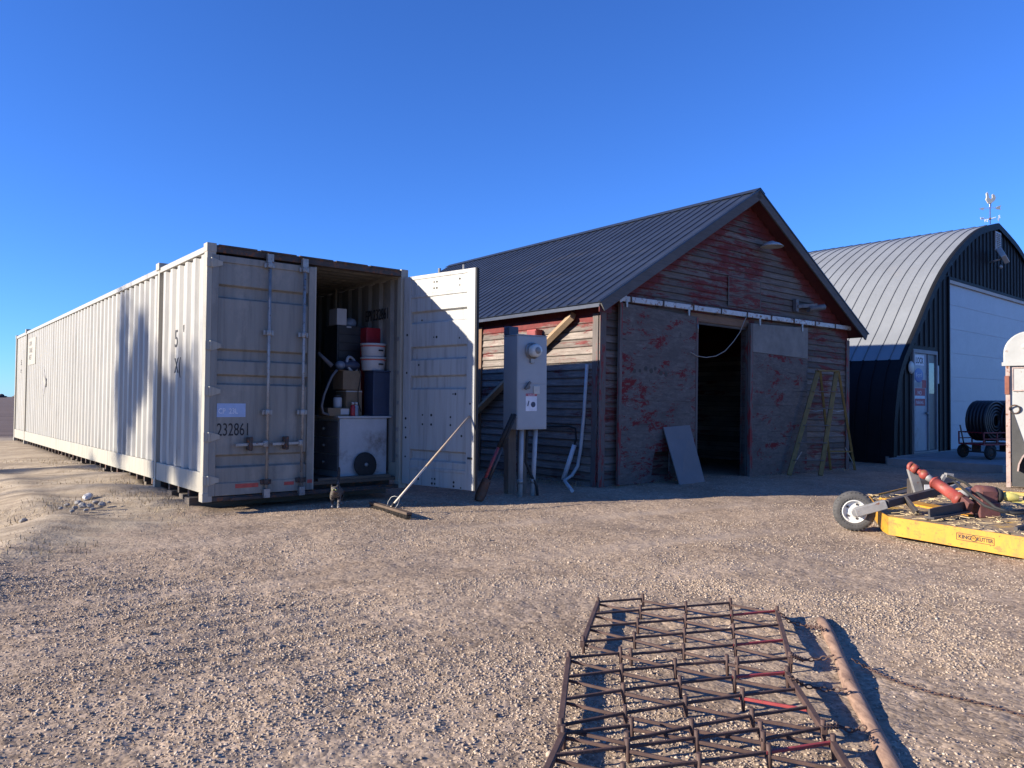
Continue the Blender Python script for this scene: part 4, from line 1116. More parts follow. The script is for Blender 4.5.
i0 = next(i for i, p in enumerate(PROF) if p[1] > 2.24); i1 = max(i for i, p in enumerate(PROF) if p[1] > 2.24)
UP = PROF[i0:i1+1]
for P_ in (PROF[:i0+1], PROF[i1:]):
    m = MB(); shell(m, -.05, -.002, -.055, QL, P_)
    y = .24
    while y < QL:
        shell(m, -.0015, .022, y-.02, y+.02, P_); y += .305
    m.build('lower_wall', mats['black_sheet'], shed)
m = MB(); shell(m, -.05, 0, -.06, QL, UP)
m.build('roof_arch', mats['galvalume'], shed, fix=True)
m = MB(); y = .24
while y < QL:
    shell(m, .001, .018, y-.006, y+.006, UP); y += .305
m.build('roof_seam', mats['galv_dark'], shed)
m = MB(); shell(m, -.16, .012, -.085, -.061); shell(m, .002, .018, -.0605, .01)
m.build('arch_trim', mats['black_sheet'], shed)
GX0, GX1, GZ = 3.62, 11.2, 4.45
DX0, DX1, DZ = 1.24, 2.74, 2.55
fl_ = .06
m = MB()
def under_prof(x0, x1, zb):
    pts = [(x0, zb)]; pts.append((x1, zb)); pts.append((x1, prof_z(x1)-.04))
    mids = [(x, z-.04) for x, z in PROF if x0 < x < x1 and z > zb]
    pts += mids[::-1]; pts.append((x0, max(zb+.001, prof_z(x0)-.04))); return pts
for a, b, zb in ((.06,DX0,fl_-.1),(DX0,DX1,DZ),(DX1,GX0,fl_-.1),(GX0,GX1,GZ),(GX1,14.8,fl_-.1)):
    m.prism(under_prof(a,b,zb), 'y', 0, .05)
x = .2
while x < 14.8:
    zt_ = prof_z(x)-.10; zb = fl_-.06
    if DX0-.12 < x < DX1+.12: zb = DZ+.10
    if GX0-.10 < x < GX1+.10: zb = GZ+.10
    if zt_ - zb > .2:
        for dx in (-.045, .0): 
            pass
        m.prism([(x-.04,0),(x-.022,-.028),(x+.022,-.028),(x+.04,0)], 'z', zb, zt_)
    x += .305
m.build('front_cladding', mats['black_sheet'], shed)
MB().prism([(x, z-.05) for x, z in PROF], 'y', QL-.1, QL-.05).build('rear_wall', mats['black_sheet'], shed)
od = MB().box(GX0+.01, GX1-.01, .03, .07, fl_, GZ-.02)
for k in range(7):
    z0 = fl_ + k*(GZ-fl_)/7
    od.box(GX0+.01, GX1-.01, .022, .0295, z0+.008, z0+(GZ-fl_)/7-.008)
od.build('overhead_door', mats['overhead'], shed, .003)
tr = simple('beige_door_trim', (.42,.38,.33), .6, 0, .15, 4)
MB().box(GX0-.0, GX1, -.04, .021, GZ-.09, GZ+.0).build('door_header', tr, shed, .004)
MB().box(GX0-.06, GX1+.06, -.045, -.001, GZ+.001, GZ+.08).build('door_header_trim', mats['black_sheet'], shed, .004)
for x in (GX0-.075, GX1+.0): MB().box(x, x+.075, -.045, -.001, fl_, GZ).build('door_jamb', mats['black_sheet'], shed, .004)
# entrance: white leaf and a dark screen leaf in one frame
fr = simple('grey_door_frame', (.21,.21,.22), .6, 0, .15, 5)
f_ = MB().box(DX0, DX0+.06, -.05, .06, fl_, DZ).box(DX1-.06, DX1, -.05, .06, fl_, DZ).box(DX0+.061, DX1-.061, -.05, .06, DZ-.09, DZ).box(DX0+.061, DX1-.061, -.05, .06, fl_, fl_+.05)
ent = f_.build('entrance', fr, shed, .004)
DXM = DX0 + .90
lf = MB().box(DX0+.065, DXM, -.01, .03, fl_+.055, DZ-.095).build('door_leaf', simple('white_door_leaf',(.30,.33,.38),.5,0,.15,3,.05,.1,.2), ent, .004)
MB().box(DXM+.002, DXM+.05, -.045, .04, fl_+.055, DZ-.095).build('mullion', fr, ent, .004)
sc = MB().box(DXM+.052, DX1-.065, -.01, .02, fl_+.055, DZ-.095).build('screen_leaf', simple('dark_screen_leaf',(.055,.06,.07),.5,0,.15,4), ent, .004)
MB().box(DXM+.12, DX1-.13, -.016, -.0105, 1.5, 2.25).build('glass_pane', simple('dark_glass',(.03,.045,.07),.1,0,.1,2,0), sc)
# posters
red = simple('poster_red',(.38,.035,.05),.6,0,.25,5,0); blu = simple('emblem_blue',(.03,.10,.33),.5,0,.05,5,0); wht = mats['white_paint']
x0 = DX0+.10
MB().box(x0+.08, x0+.62, -.0135, -.0105, 2.17, 2.42).build('sign_plate', mats['white_paint'], lf)
text('lettering', 'LOCK', .20, (x0+.35,-.0142,2.22),(1,0,0),(0,0,1), mats['black_paint'], lf, .85, .0005, 'CENTER', .004)
e = MB()
e.lathe([(0,.006),(.155,.006),(.17,.003),(.17,0)], 28, Matrix.Translation((x0+.30,-.0105,1.93)) @ Matrix.Rotation(rad(90),4,'X') @ Matrix.Diagonal((1.6,1,1,1)))
em = e.build('oval_emblem', blu, lf)
text('lettering', 'Ford', .16, (x0+.30,-.0182,1.885),(1,0,.05),(-.1,0,1), wht, em, 1.1, .0005, 'CENTER')
MB().box(x0+.02, x0+.68, -.0135, -.0105, 1.20, 1.62).build('red_poster', red, lf)
MB().box(x0+.50, x0+.74, -.0135, -.0105, 1.63, 1.82).build('red_poster', red, lf)
MB().box(x0+.02, x0+.66, -.0145, -.0138, 1.37, 1.44).build('poster_stripe', wht, lf)
MB().box(x0+.03, x0+.46, -.0135, -.0105, 1.64, 1.76).build('small_poster', simple('poster_grey',(.25,.27,.28),.6,0,.3,12,0), lf)
text('lettering', 'NO', .13, (x0+.34,-.0142,1.47),(1,0,0),(0,0,1), wht, lf, 1.2, .0005, 'CENTER'); text('lettering', 'PARKING', .115, (x0+.34,-.0142,1.24),(1,0,0),(0,0,1), wht, lf, .95, .0005, 'CENTER')
MB().ball((DXM-.09,-.045,1.02),(.035,.035,.035),10,8).build('door_knob', mats['galv'], lf)
MB().box(DX1+.01, DX1+.09, -.05, -.029, 1.75, 2.2).build('wall_switch', simple('pale_plate',(.40,.41,.42),.5), shed, .006)
MB().lathe([(0,.03),(.13,.03),(.15,.012),(.15,0)], 24, Matrix.Translation((1.12,-.032,2.10)) @ Matrix.Rotation(rad(90),4,'X')).build('round_plate', simple('pale_round_plate',(.48,.47,.42),.5), shed)
a_, b_ = LQ(993.6,231), LQ(999.4,252.5)
v = MB().box(a_.x, b_.x, -.05, -.001, b_.z, a_.z)
v.build('gable_vent', simple('grey_vent',(.30,.31,.33),.5), shed, .004)
m = MB()
for k in range(9): m.bar(((a_.x+b_.x)/2-.17,-.06,b_.z+.05+k*.055),((a_.x+b_.x)/2+.17,-.06,b_.z+.05+k*.055),.03,.012)
m.build('vent_louvre', simple('grey_louvre',(.22,.23,.25),.5), shed)
c = LQ(1000.5,257,-.3)
fd = MB().box(-.20,.20,-.07,.07,-.17,.17, Matrix.Translation((c.x+.1,-.33,c.z+.05)) @ Matrix.Rotation(rad(24),4,'Y') @ Matrix.Rotation(rad(-28),4,'X'))
lampo = fd.build('floodlight', simple('flood_housing',(.42,.42,.40),.4,.2,.1), shed, .02)
MB().cyl((c.x-.02,-.02,c.z-.12),(c.x,-.30,c.z-.05),.03,8).ball((c.x-.02,-.30,c.z-.28),(.06,.06,.06),10,8).build('lamp_bracket', mats['galv'], lampo)
# concrete apron
m = MB().prism([(-.3,-2.3),(12.6,-2.3),(14.9,-.8),(14.9,-.06),(-.3,-.06)], 'z', -.30, fl_-.02)
m.box(-.0, 14.8, -.055, .1, -.3, fl_-.004)
ap = m.build('apron', mats['concrete'], None, .01); ap.matrix_world = QM; tag(ap, kind='structure')
MB().box(.1, 14.7, .12, QL-.2, -.2, fl_-.01).build('floor', mats['concrete'], shed)
# weathervane on the ridge
mats['vane'] = simple('gilt_white_vane', (.62,.58,.46), .4, .3, .2, 9)
wv = thing('weathervane', 'white and gold rooster weathervane on the shed ridge', 'weathervane', M=QM @ Matrix.Translation((AX-.10, .12, AZ)))
wv.matrix_world = QM @ Matrix.Translation((AX-.10, .12, AZ)) @ Matrix.Rotation(-.55,4,'Z') @ Matrix.Scale(.72,4)
MB().cyl((0,0,0),(0,0,.86),.016,8).build('rod', mats['cont_dark'], wv)
m = MB().bar((-.33,0,.22),(.33,0,.22),.012,.012).bar((0,-.3,.22),(0,.3,.22),.012,.012); cd = m.build('direction_arms', mats['vane'], wv)
MB().ball((0,0,.22),(.05,.05,.05),10,8).build('hub', mats['cont_dark'], wv)
for ch, p, xd in (('E',(.36,0,.15),(1,0,0)),('W',(-.46,0,.15),(1,0,0)),('N',(0,.3,.15),(.75,-.66,0)),('S',(0,-.4,.15),(.75,-.66,0))):
    text('lettering', ch, .17, p, xd, (0,0,1), mats['vane'], cd, 1, .008)
ar = MB().bar((-.36,0,.62),(.36,0,.70),.014,.018)
ar.prism([(-.52,.60),(-.30,.68),(-.30,.55)], 'y', -.008, .008).prism([(.24,.66),(.34,.74),(.52,.80),(.46,.69),(.50,.62),(.34,.62)], 'y', -.008, .008)
arr = ar.build('arrow', mats['vane'], wv)
m = MB().prism([(-.20,.98),(-.17,1.10),(-.19,1.24),(-.13,1.30),(-.08,1.24),(-.06,1.10),(.02,1.02),(.09,1.08),(.08,1.20),(.14,1.24),(.22,1.20),(.26,1.08),(.22,.98),(.12,.90),(.04,.84),(-.10,.84)], 'y', -.02, .02)
m.bar((-.02,0,.70),(-.02,0,.86),.02,.02).bar((.05,0,.71),(.05,0,.86),.02,.02)
m.build('rooster', mats['vane'], wv, .008)

# ------------------------------------------------------------------ garden wagon with black coils
wz = fl_-.02
wp = G(985.5, 458.5, wz); WM = frame((wp.x, wp.y, wz), rotm(.30))
wg = thing('garden_wagon', 'red garden wagon with rail sides in front of the white overhead door', 'wagon', M=WM)
mats['wagon_red'] = simple('wagon_red', (.26,.02,.03), .5, 0, .25, 6, .1, .1)
MB().box(-.42,.75,-.32,.32,.31,.345).build('bed', mats['wagon_red'], wg, .004)
m = MB()
for x in (-.42,-.04,.35,.73):
    for y in (-.32,.305): m.box(x, x+.025, y, y+.02, .345, .60)
for y in (-.32,.305): m.box(-.42,.755,y,y+.02,.575,.60).box(-.42,.755,y,y+.02,.44,.46)
for x in (-.42,.735): m.box(x,x+.02,-.30,.305,.576,.60)
m.build('side_rail', mats['wagon_red'], wg)
m = MB().bar((-.26,-.30,.155),(-.26,.30,.155),.03,.03).bar((.55,-.30,.155),(.55,.30,.155),.03,.03).box(-.28,-.24,-.1,.1,.155,.31).box(.53,.57,-.1,.1,.155,.31)
m.build('axle', mats['cont_dark'], wg)
for x in (-.26,.55):
    for y in (-.34,.34):
        Mw = Matrix.Translation((x,y,.157)) @ Matrix.Rotation(rad(90),4,'X')
        w_ = MB().torus((x,y,.157), .115, .042, (0,1,0), 22, 8).build('wheel', mats['black'], wg)
        MB().lathe([(0,-.02),(.085,-.02),(.09,0),(.085,.02),(0,.02)], 18, Mw).build('rim', mats['wagon_red' if False else 'cont_dark'], w_)
MB().tube([(-.42,0,.22),(-.62,0,.35),(-.70,.02,.75)],.014,8).build('pull_handle', mats['cont_dark'], wg)
mats['poly'] = simple('black_poly_pipe', (.014,.014,.017), .45, 0, .2, 9)
for k, (x, lab_) in enumerate(((.02,'black coil of poly pipe standing at the front of the red wagon'),(.62,'black coil of poly pipe standing behind another on the red wagon'))):
    t = thing('pipe_coil', lab_, 'pipe coil', M=WM @ Matrix.Translation((x, 0, .345)) @ Matrix.Rotation(.2,4,'Z'), group='black pipe coils on the wagon')
    cR = .46; m = MB()
    for j in range(6):
        for i in range(5):
            m.torus((0, -.20+.075*j, cR+.036), cR-.04-.07*i, .036, (0,1,0), 34, 7)
    m.build('windings', mats['poly'], t)
    MB().lathe([(0,-.18),(.16,-.18),(.16,.16),(0,.16)], 20, Matrix.Translation((0,0,cR+.036)) @ Matrix.Rotation(rad(90),4,'X')).build('core', mats['poly'], t)

# ------------------------------------------------------------------ stock trailer
tp = G(1006.5, 487.5, -.085)
TM = frame((tp.x, tp.y, gzf(tp.x, tp.y)), rotm(-.62))
tl_ = thing('horse_trailer', 'old white horse trailer with rounded top and rusty edges at the picture edge', 'trailer', M=TM)
mats['tr_white'] = simple('chalky_white_trailer', (.34,.345,.335), .5, 0, .14, 3, .1, .22, .15, (.45,.40,.34))
mats['tr_pink'] = simple('faded_rusty_edge', (.36,.27,.24), .65, 0, .3, 8, .2, .45)
mats['tr_dark'] = simple('dark_shade_sheet', (.045,.045,.045), .7, 0, .3, 5)
TH = 2.54; TLn = 3.4; TW = 1.75
def rprof(x0, x1, z0, z1, r):
    pts = [(x0,z0),(x1,z0)]
    for k in range(9): a = math.pi/2*k/8; pts.append((x1-r+r*math.cos(a), z1-r+r*math.sin(a)))
    for k in range(9): a = math.pi/2+math.pi/2*k/8; pts.append((x0+r+r*math.cos(a), z1-r+r*math.sin(a)))
    return pts
MB().prism(rprof(.02, TLn, .42, TH-.38, .02), 'y', 0, TW).build('body', mats['tr_white'], tl_)
MB().prism(rprof(-.03, TLn+.03, TH-.52, TH, .36), 'y', -.025, TW+.025).build('roof', mats['tr_white'], tl_, .02)
MB().box(-.05, TLn+.05, -.05, -.0255, TH-.56, TH-.50).build('drip_rail', mats['tr_white'], tl_, .004)
MB().box(.0, .062, -.035, .035, .02, TH-.53).build('corner_post', mats['tr_pink'], tl_, .006)
MB().box(.0, .062, TW-.035, TW+.035, .02, TH-.53).build('corner_post', mats['tr_pink'], tl_, .006)
MB().prism([(.07,.04),(.30,.04),(.30,.54),(.09,1.26),(.07,1.30)], 'y', -.012, -.001).build('shade_panel', mats['tr_dark'], tl_)  # dark sheet put in for the black shade beside the post
wd = MB().box(.10,1.3,-.014,-.002,TH-.95,TH-.60).build('upper_panel', mats['tr_white'], tl_, .003)
m = MB()
for z in (TH-.965, TH-.60): m.box(.09,1.31,-.024,-.0145,z,z+.018)
m.box(.09,.105,-.024,-.0145,TH-.95,TH-.60); m.build('panel_edge', mats['tr_pink'], wd)
for x, z in ((.26,TH-.25),(.3,TH-.72),(.3,TH-1.08)): MB().lathe([(0,.018),(.03,.016),(.05,0)],14,Matrix.Translation((x,-.025,z)) @ Matrix.Rotation(rad(90),4,'X')).build('marker_lamp', mats['tr_white'], tl_)
MB().box(-.012,.05,-.05,-.036,TH-1.02,TH-.72).build('hinge', simple('rusty_hinge',(.20,.07,.045),.8,0,.3,9), tl_, .004)
MB().torus((.12,-.03,TH-1.26),.07,.012,(0,1,.3),16,6).build('tie_ring', mats['cont_dark'], tl_)
for side_y in (-.16, TW+.02):
    for cx_ in (.60, 1.40):
        Mw = Matrix.Translation((cx_, side_y+.07, .335)) @ Matrix.Rotation(rad(90),4,'X')
        w_ = MB().lathe([(.19,-.09),(.30,-.095),(.33,-.06),(.335,0),(.33,.06),(.30,.095),(.19,.09)], 28, Mw).build('wheel', mats['black'], tl_)
        MB().lathe([(0,-.05),(.19,-.07),(.20,.0),(.19,.07),(.12,.05),(.05,.075),(0,.08)], 20, Mw).build('rim', mats['tr_white'], w_)
    m = MB(); R1 = .44
    for cx_ in (.60, 1.40):
        pts = []
        for k in range(13):
            a = math.pi*k/12; pts.append((cx_+R1*math.cos(a), .30+R1*math.sin(a)))
        for (xa, za), (xb, zb_) in zip(pts, pts[1:]): m.bar((xa, side_y+.06, za), (xb, side_y+.06, zb_), .22, .022, (0.01,0,1))
    m.build('fender', mats['tr_pink'], tl_)
MB().box(.06, TLn, .1, TW-.1, .36, .419).build('chassis', mats['cont_dark'], tl_)
MB().bar((TLn,TW/2,.40),(TLn+1.3,TW/2,.42),.1,.1).box(TLn+1.0,TLn+1.1,TW/2-.05,TW/2+.05,-.0,.8).build('tongue', mats['cont_dark'], tl_)
MB().box(.25,.75,.4,1.3,.0,.36).build('axle_block', mats['cont_dark'], tl_)

# ------------------------------------------------------------------ rotary mower
def PX(px, py, Y): return hit(px, py, (0,Y,0), (0,1,0))
MO = V((4.6,7.2,0)); mow = thing('rotary_mower', 'yellow rotary mower with tail wheel, red drive shaft and straw on its deck', 'mower', loc=MO)
def yellow():
    n = N('rusty_yellow_paint'); co = n.coord()
    c = n.ramp(n.noise(co, 3, 6, .6), [(.3,(.42,.205,.018)),(.7,(.54,.275,.025))])
    c = n.mix(n.ramp(n.noise(n.coord((1,1,2),(3,1,2)), 4.5, 11, .82), [(.55,0),(.60,.85)]), c, (.30,.11,.03))
    c = n.mix(n.ramp(n.noise(co, 26, 4, .6), [(.63,0),(.68,.9)]), c, (.10,.045,.025))
    c = n.mix(n.ramp(n.noise(n.coord((1,1,.4),(5,5,5)), 9, 9, .75), [(.5,0),(.7,.7)]), c, (.24,.12,.04))
    return n.fin(c, .5)
mats['yellow'] = yellow()
def decktop():
    n = N('dirty_deck_plate'); co = n.coord()
    c = n.ramp(n.noise(co, 5, 8, .7), [(.3,(.19,.125,.07)),(.7,(.36,.265,.16))])
    c = n.mix(n.ramp(n.noise(n.coord((1,1,1),(1,7,0)), 2.2, 8, .7), [(.56,0),(.62,.8)]), c, (.60,.34,.03))
    c = n.mix(n.ramp(n.noise(co, 14, 5, .7), [(.6,0),(.68,.7)]), c, (.13,.065,.035))
    return n.fin(c, .8, 0, n.bump(n.noise(co, 30, 4), .3, .01))
mats['deck'] = decktop()
mats['mgrey'] = simple('grey_mower_steel', (.24,.235,.23), .6, .1, .25, 8, .2, .25)
mats['mdark'] = simple('dark_worn_steel', (.06,.052,.05), .6, .1, .3, 8, .2, .3)
mats['mred'] = simple('faded_red_shaft', (.30,.055,.042), .55, 0, .35, 8, .2, .55, .3)
mats['mbrown'] = simple('red_brown_gearbox', (.12,.045,.04), .7, 0, .3, 9, .2, .3)
DP = [V((3.58,7.17,0)),V((3.62,7.36,0)),V((4.12,8.69,0)),V((5.25,9.85,0)),V((6.9,8.6,0)),V((6.7,5.6,0)),V((4.96,4.58,0))]
loc_ = [p - MO for p in DP]
DT = .195
gm = gzf(4.4,7.2)
MB().prism([(p.x,p.y) for p in loc_], 'z', DT-.02, DT-.008).build('deck_plate', mats['deck'], mow)
for i in range(len(loc_)):
    a, b = loc_[i], loc_[(i+1) % len(loc_)]
    sk = MB().bar(a+V((0,0,.118)), b+V((0,0,.118)), .012, .172)
    s_ = sk.build('skirt', mats['yellow'], mow)
    if i == 6: front_skirt = s_
MB().bar(loc_[2]+V((.05,-.1,DT+.0)), loc_[3]+V((.02,-.12,DT+.0)), .10, .012).build('edge_bar', mats['mdark'], mow, .002)
# yellow plate strip along the tail edge
a, b = V((4.16,8.55,0))-MO, V((4.42,7.30,0))-MO
MB().prism([(a.x,a.y),(a.x+.24,a.y-.05),(b.x+.20,b.y),(b.x,b.y)], 'z', DT-.007, DT+.012).build('plate_strip', mats['yellow'], mow)
# lettering on the near skirt
d_ = (loc_[0]-loc_[6]).normalized(); nrm = V((0,0,1)).cross(d_); 
if nrm.y > 0: nrm = -nrm
xd = -d_; 
plane_p = DP[0] + nrm*.0065
A1, A2 = hit(956.5,541,plane_p,nrm)-MO, hit(994.5,547.5,plane_p,nrm)-MO
Lx = (A2-A1).length; o_ = A1 + nrm*.0008; o_.z = .095
m = MB(); hgt = .062
def dec(u0,u1,v0,v1,off):
    p = [o_+xd*u0, o_+xd*u1]
    vs = [p[0]+V((0,0,v0)),p[1]+V((0,0,v0)),p[1]+V((0,0,v1)),p[0]+V((0,0,v1))]
    vs2 = [v_+nrm*off for v_ in vs]; return m.add(vs+vs2, [(0,1,2,3),(7,6,5,4),(0,4,5,1),(1,5,6,2),(2,6,7,3),(3,7,4,0)])
for u0,u1,v0,v1 in ((0,Lx,0,.004),(0,Lx,hgt-.004,hgt),(0,.004,.004,hgt-.004),(Lx-.004,Lx,.004,hgt-.004)): dec(u0,u1,v0,v1,.0015)
m.build('decal_border', mats['black_paint'], front_skirt)
text('lettering', 'KING', .046, o_+xd*(Lx*.05)+V((0,0,.017)), xd, (0,0,1), mats['black_paint'], front_skirt, 1.0, .001, 'LEFT', .0012)
text('lettering', 'KUTTER', .046, o_+xd*(Lx*.545)+V((0,0,.017)), xd, (0,0,1), mats['black_paint'], front_skirt, .80, .001, 'LEFT', .0012)
cc = o_ + xd*(Lx*.46) + V((0,0,.031))
m = MB().torus(cc, .023, .003, nrm, 20, 5)
for k in (-1,0,1): m.bar(cc+xd*(.009*k)-V((0,0,.006)), cc+xd*(.012*k)+V((0,0,.012)), .004, .002)
m.build('crown_emblem', mats['black_paint'], front_skirt)
# tail wheel, fork arm
wh = PX(854, 510, 7.55); wr_ = .195
wax = V((-.30,-.95,-.05)).normalized()
q = wax.to_track_quat('Z','Y').to_matrix().to_4x4()
Mw = Matrix.Translation(wh-MO) @ q
Mw.translation.z = wr_ + gm + .005
ty = MB().lathe([(.115,-.048),(.15,-.056),(.18,-.05),(.195,-.03),(.198,0),(.195,.03),(.18,.05),(.15,.056),(.115,.048)], 36, Mw)
for k in range(32):
    a = 2*math.pi*k/32; c_, s_ = math.cos(a), math.sin(a)
    for sg in (-1,1):
        ty.bar(Mw @ V((.135*c_,.135*s_,sg*.053)), Mw @ V((.192*c_,.192*s_,sg*.042)), .012, .010, (Mw.to_3x3() @ V((0,0,1))))
tw = ty.build('tail_wheel', simple('worn_grey_tyre', (.075,.072,.07), .85, 0, .35, 14, .3), mow)
MB().lathe([(.116,-.045),(.118,.0),(.116,.05),(.108,.054),(.10,.03),(.055,.022),(.045,.045),(0,.047)], 28, Mw).lathe([(0,-.02),(.11,-.03),(.116,-.045)], 28, Mw).build('rim', simple('white_rim',(.62,.61,.58),.5,0,.2,8,.1,.3), tw)
for k in range(5):
    a = 2*math.pi*k/5; MB().cyl(Mw @ V((.075*math.cos(a),.075*math.sin(a),.02)), Mw @ V((.075*math.cos(a),.075*math.sin(a),.033)), .012, 8).build('wheel_nut', mats['mdark'], tw)
hub = Mw @ V((0,0,.09)); 
r = lambda px, py, Y: PX(px,py,Y)-MO
MB().tube([Mw @ V((0,0,.02)), hub+wax*.02], .034, 12).build('hub', mats['mgrey'], tw)
k1, k2, k3 = r(886,504,7.4), r(905,498,7.5), r(946,489,7.8)
MB().bar(hub, k1, .075, .085).build('fork_arm', mats['mgrey'], mow, .006)
MB().bar(k1, k3, .06, .075).build('tail_beam', mats['mdark'], mow, .006)
MB().bar(k2, r(917,513,7.35), .07, .03, (1,0,.3)).build('beam_bracket', mats['mdark'], mow, .004)
# A-frame upright and top link
MB().bar(r(919,493,7.75), r(911.5,468,7.75), .04, .095, (1,0,0)).bar(r(919,493,7.86), r(911.5,468,7.86), .04, .095, (1,0,0)).build('upright', mats['mgrey'], mow, .006)
bxp = r(923,484,8.05)
MB().box(bxp.x-.15,bxp.x+.13,bxp.y-.06,bxp.y+.06,bxp.z-.14,bxp.z+.06).build('manual_box', mats['mdark'], mow, .02)
MB().box(bxp.x-.02,bxp.x+.07,bxp.y-.064,bxp.y-.0605,bxp.z-.08,bxp.z).build('label_patch', mats['white_paint'], mow)
# folded drive shaft
s0, s1, s2, s3, s4 = r(911.5,467,7.75), r(917,470,7.72), r(924,474.5,7.65), r(933,481,7.6), r(962,501,7.3)
MB().tube([s0, s1], [.045,.05], 12).torus(s0, .035, .02, (.3,-1,0), 16, 8).build('shaft_yoke', mats['mred'], mow)
MB().tube([s1, s2], .028, 10).ball(s2, (.05,.05,.05), 10, 8).build('shaft_joint', mats['mred'], mow)
MB().tube([s2, s3], .035, 10).build('inner_shaft', mats['mgrey'], mow)
dv_ = (s4-s3).normalized()
MB().tube([s3, s3+dv_*.03, s3+dv_*.031, s4-dv_*.06, s4-dv_*.059, s4], [.045,.072,.056,.056,.068,.06], 16).build('shaft_guard', mats['mred'], mow)
MB().bar(s4, r(970,508,7.2), .06, .11, (0,0,1)).build('shaft_clevis', mats['mbrown'], mow, .006)
MB().bar(r(929,517,7.0)+V((0,0,.03)), r(965,506,7.25), .02, .09).bar(r(929,518,7.0), r(965,508,7.25)-V((0,0,.03)), .10, .02).build('deck_rib', mats['mdark'], mow, .003)
MB().bar(r(1016,534,6.5), r(1050,522,6.9), .03, .12).build('deck_rib', mats['mdark'], mow, .003)
MB().bar(r(945,492,8.1), r(958,483,8.3), .05, .05).bar(r(936,489,8.2), r(945,475,8.2), .04, .04).bar(r(945,475,8.2), r(953,476,8.2), .05, .05).build('lift_arm', mats['mgrey'], mow, .006)
# gearbox
g_ = r(985,497,7.3)
MB().tube([g_+V((-.10,.02,.03)), g_+V((-.07,.02,.03)), g_+V((.07,0,.02)), g_+V((.10,0,.02))], [.06,.085,.085,.07], 14).box(g_.x-.07,g_.x+.07,g_.y-.08,g_.y+.08,g_.z-.06,g_.z+.06).build('gearbox', mats['mbrown'], mow)
MB().tube([g_+V((.10,0,.015)), g_+V((.15,-.01,.01))], [.085,.06], 12).build('shaft_seal', mats['black'], mow)
MB().box(g_.x-.11,g_.x+.09,g_.y-.10,g_.y+.10,DT-.007,g_.z-.04).build('gearbox_foot', mats['mbrown'], mow, .01)
MB().tube([r(971,491,7.4), r(960,497,7.35)], [.045,.06], 10).build('output_shaft', mats['mgrey'], mow)
y0 = g_+V((.15,-.01,.01))
MB().tube([y0, y0+V((.05,-.01,0)), y0+V((.14,-.03,-.015))], [.03,.05,.035], 10).bar(y0+V((.08,-.015,.03)), y0+V((.20,-.04,.02)), .03, .03).bar(y0+V((.08,-.015,-.04)), y0+V((.20,-.04,-.05)), .03, .03).build('input_yoke', simple('pale_yellow_yoke',(.55,.48,.14),.5,0,.2,9), mow, .004)
MB().tube([y0+V((.2,-.05,-.02)), y0+V((.34,-.08,-.02)), y0+V((.70,-.15,.02))], [.06,.045,.045], 10).build('input_shaft', mats['mgrey'], mow)
for k, pts in enumerate(([(937,488,7.7),(955,482,7.6),(966,491,7.2),(985,506,6.9),(1003,512,6.8),(1030,510,6.9)], [(948,476,8.1),(966,483,7.7),(982,497,7.1),(996,508,6.9),(1012,513,6.8),(1035,513,6.8)])):
    MB().tube([V(p) for p in [r(*p) for p in pts]], .014, 7).build('hydraulic_hose', mats['black'], mow)
# straw on the deck: uncountable
m = MB(); rs = random.Random(9)
for k in range(1500):
    u, v_ = rs.random(), rs.random()
    p = V((3.75+2.6*u, 5.2+3.6*v_, 0))
    dn = (p-DP[0]).dot(V((.88,.47,0))); df = (p-DP[1]).dot(V((.94,-.33,0)))
    if dn < .06 or df < .05: continue
    if vnoise(np.array([p.x*2.3]), np.array([p.y*2.3]))[0] < -.08: continue
    a = rs.random()*math.pi; L = rs.uniform(.03,.10); d = V((math.cos(a),math.sin(a),rs.uniform(-.15,.15)))*L
    z = DT + rs.random()*.025
    m.bar(p+V((0,0,z)), p+d+V((0,0,max(z, .2))), .0045, .0045)
tag(m.build('straw', simple('dry_straw',(.50,.39,.22),.9,0,.3,7,0)), kind='stuff', label='dry straw lying on the mower deck', cat='straw')

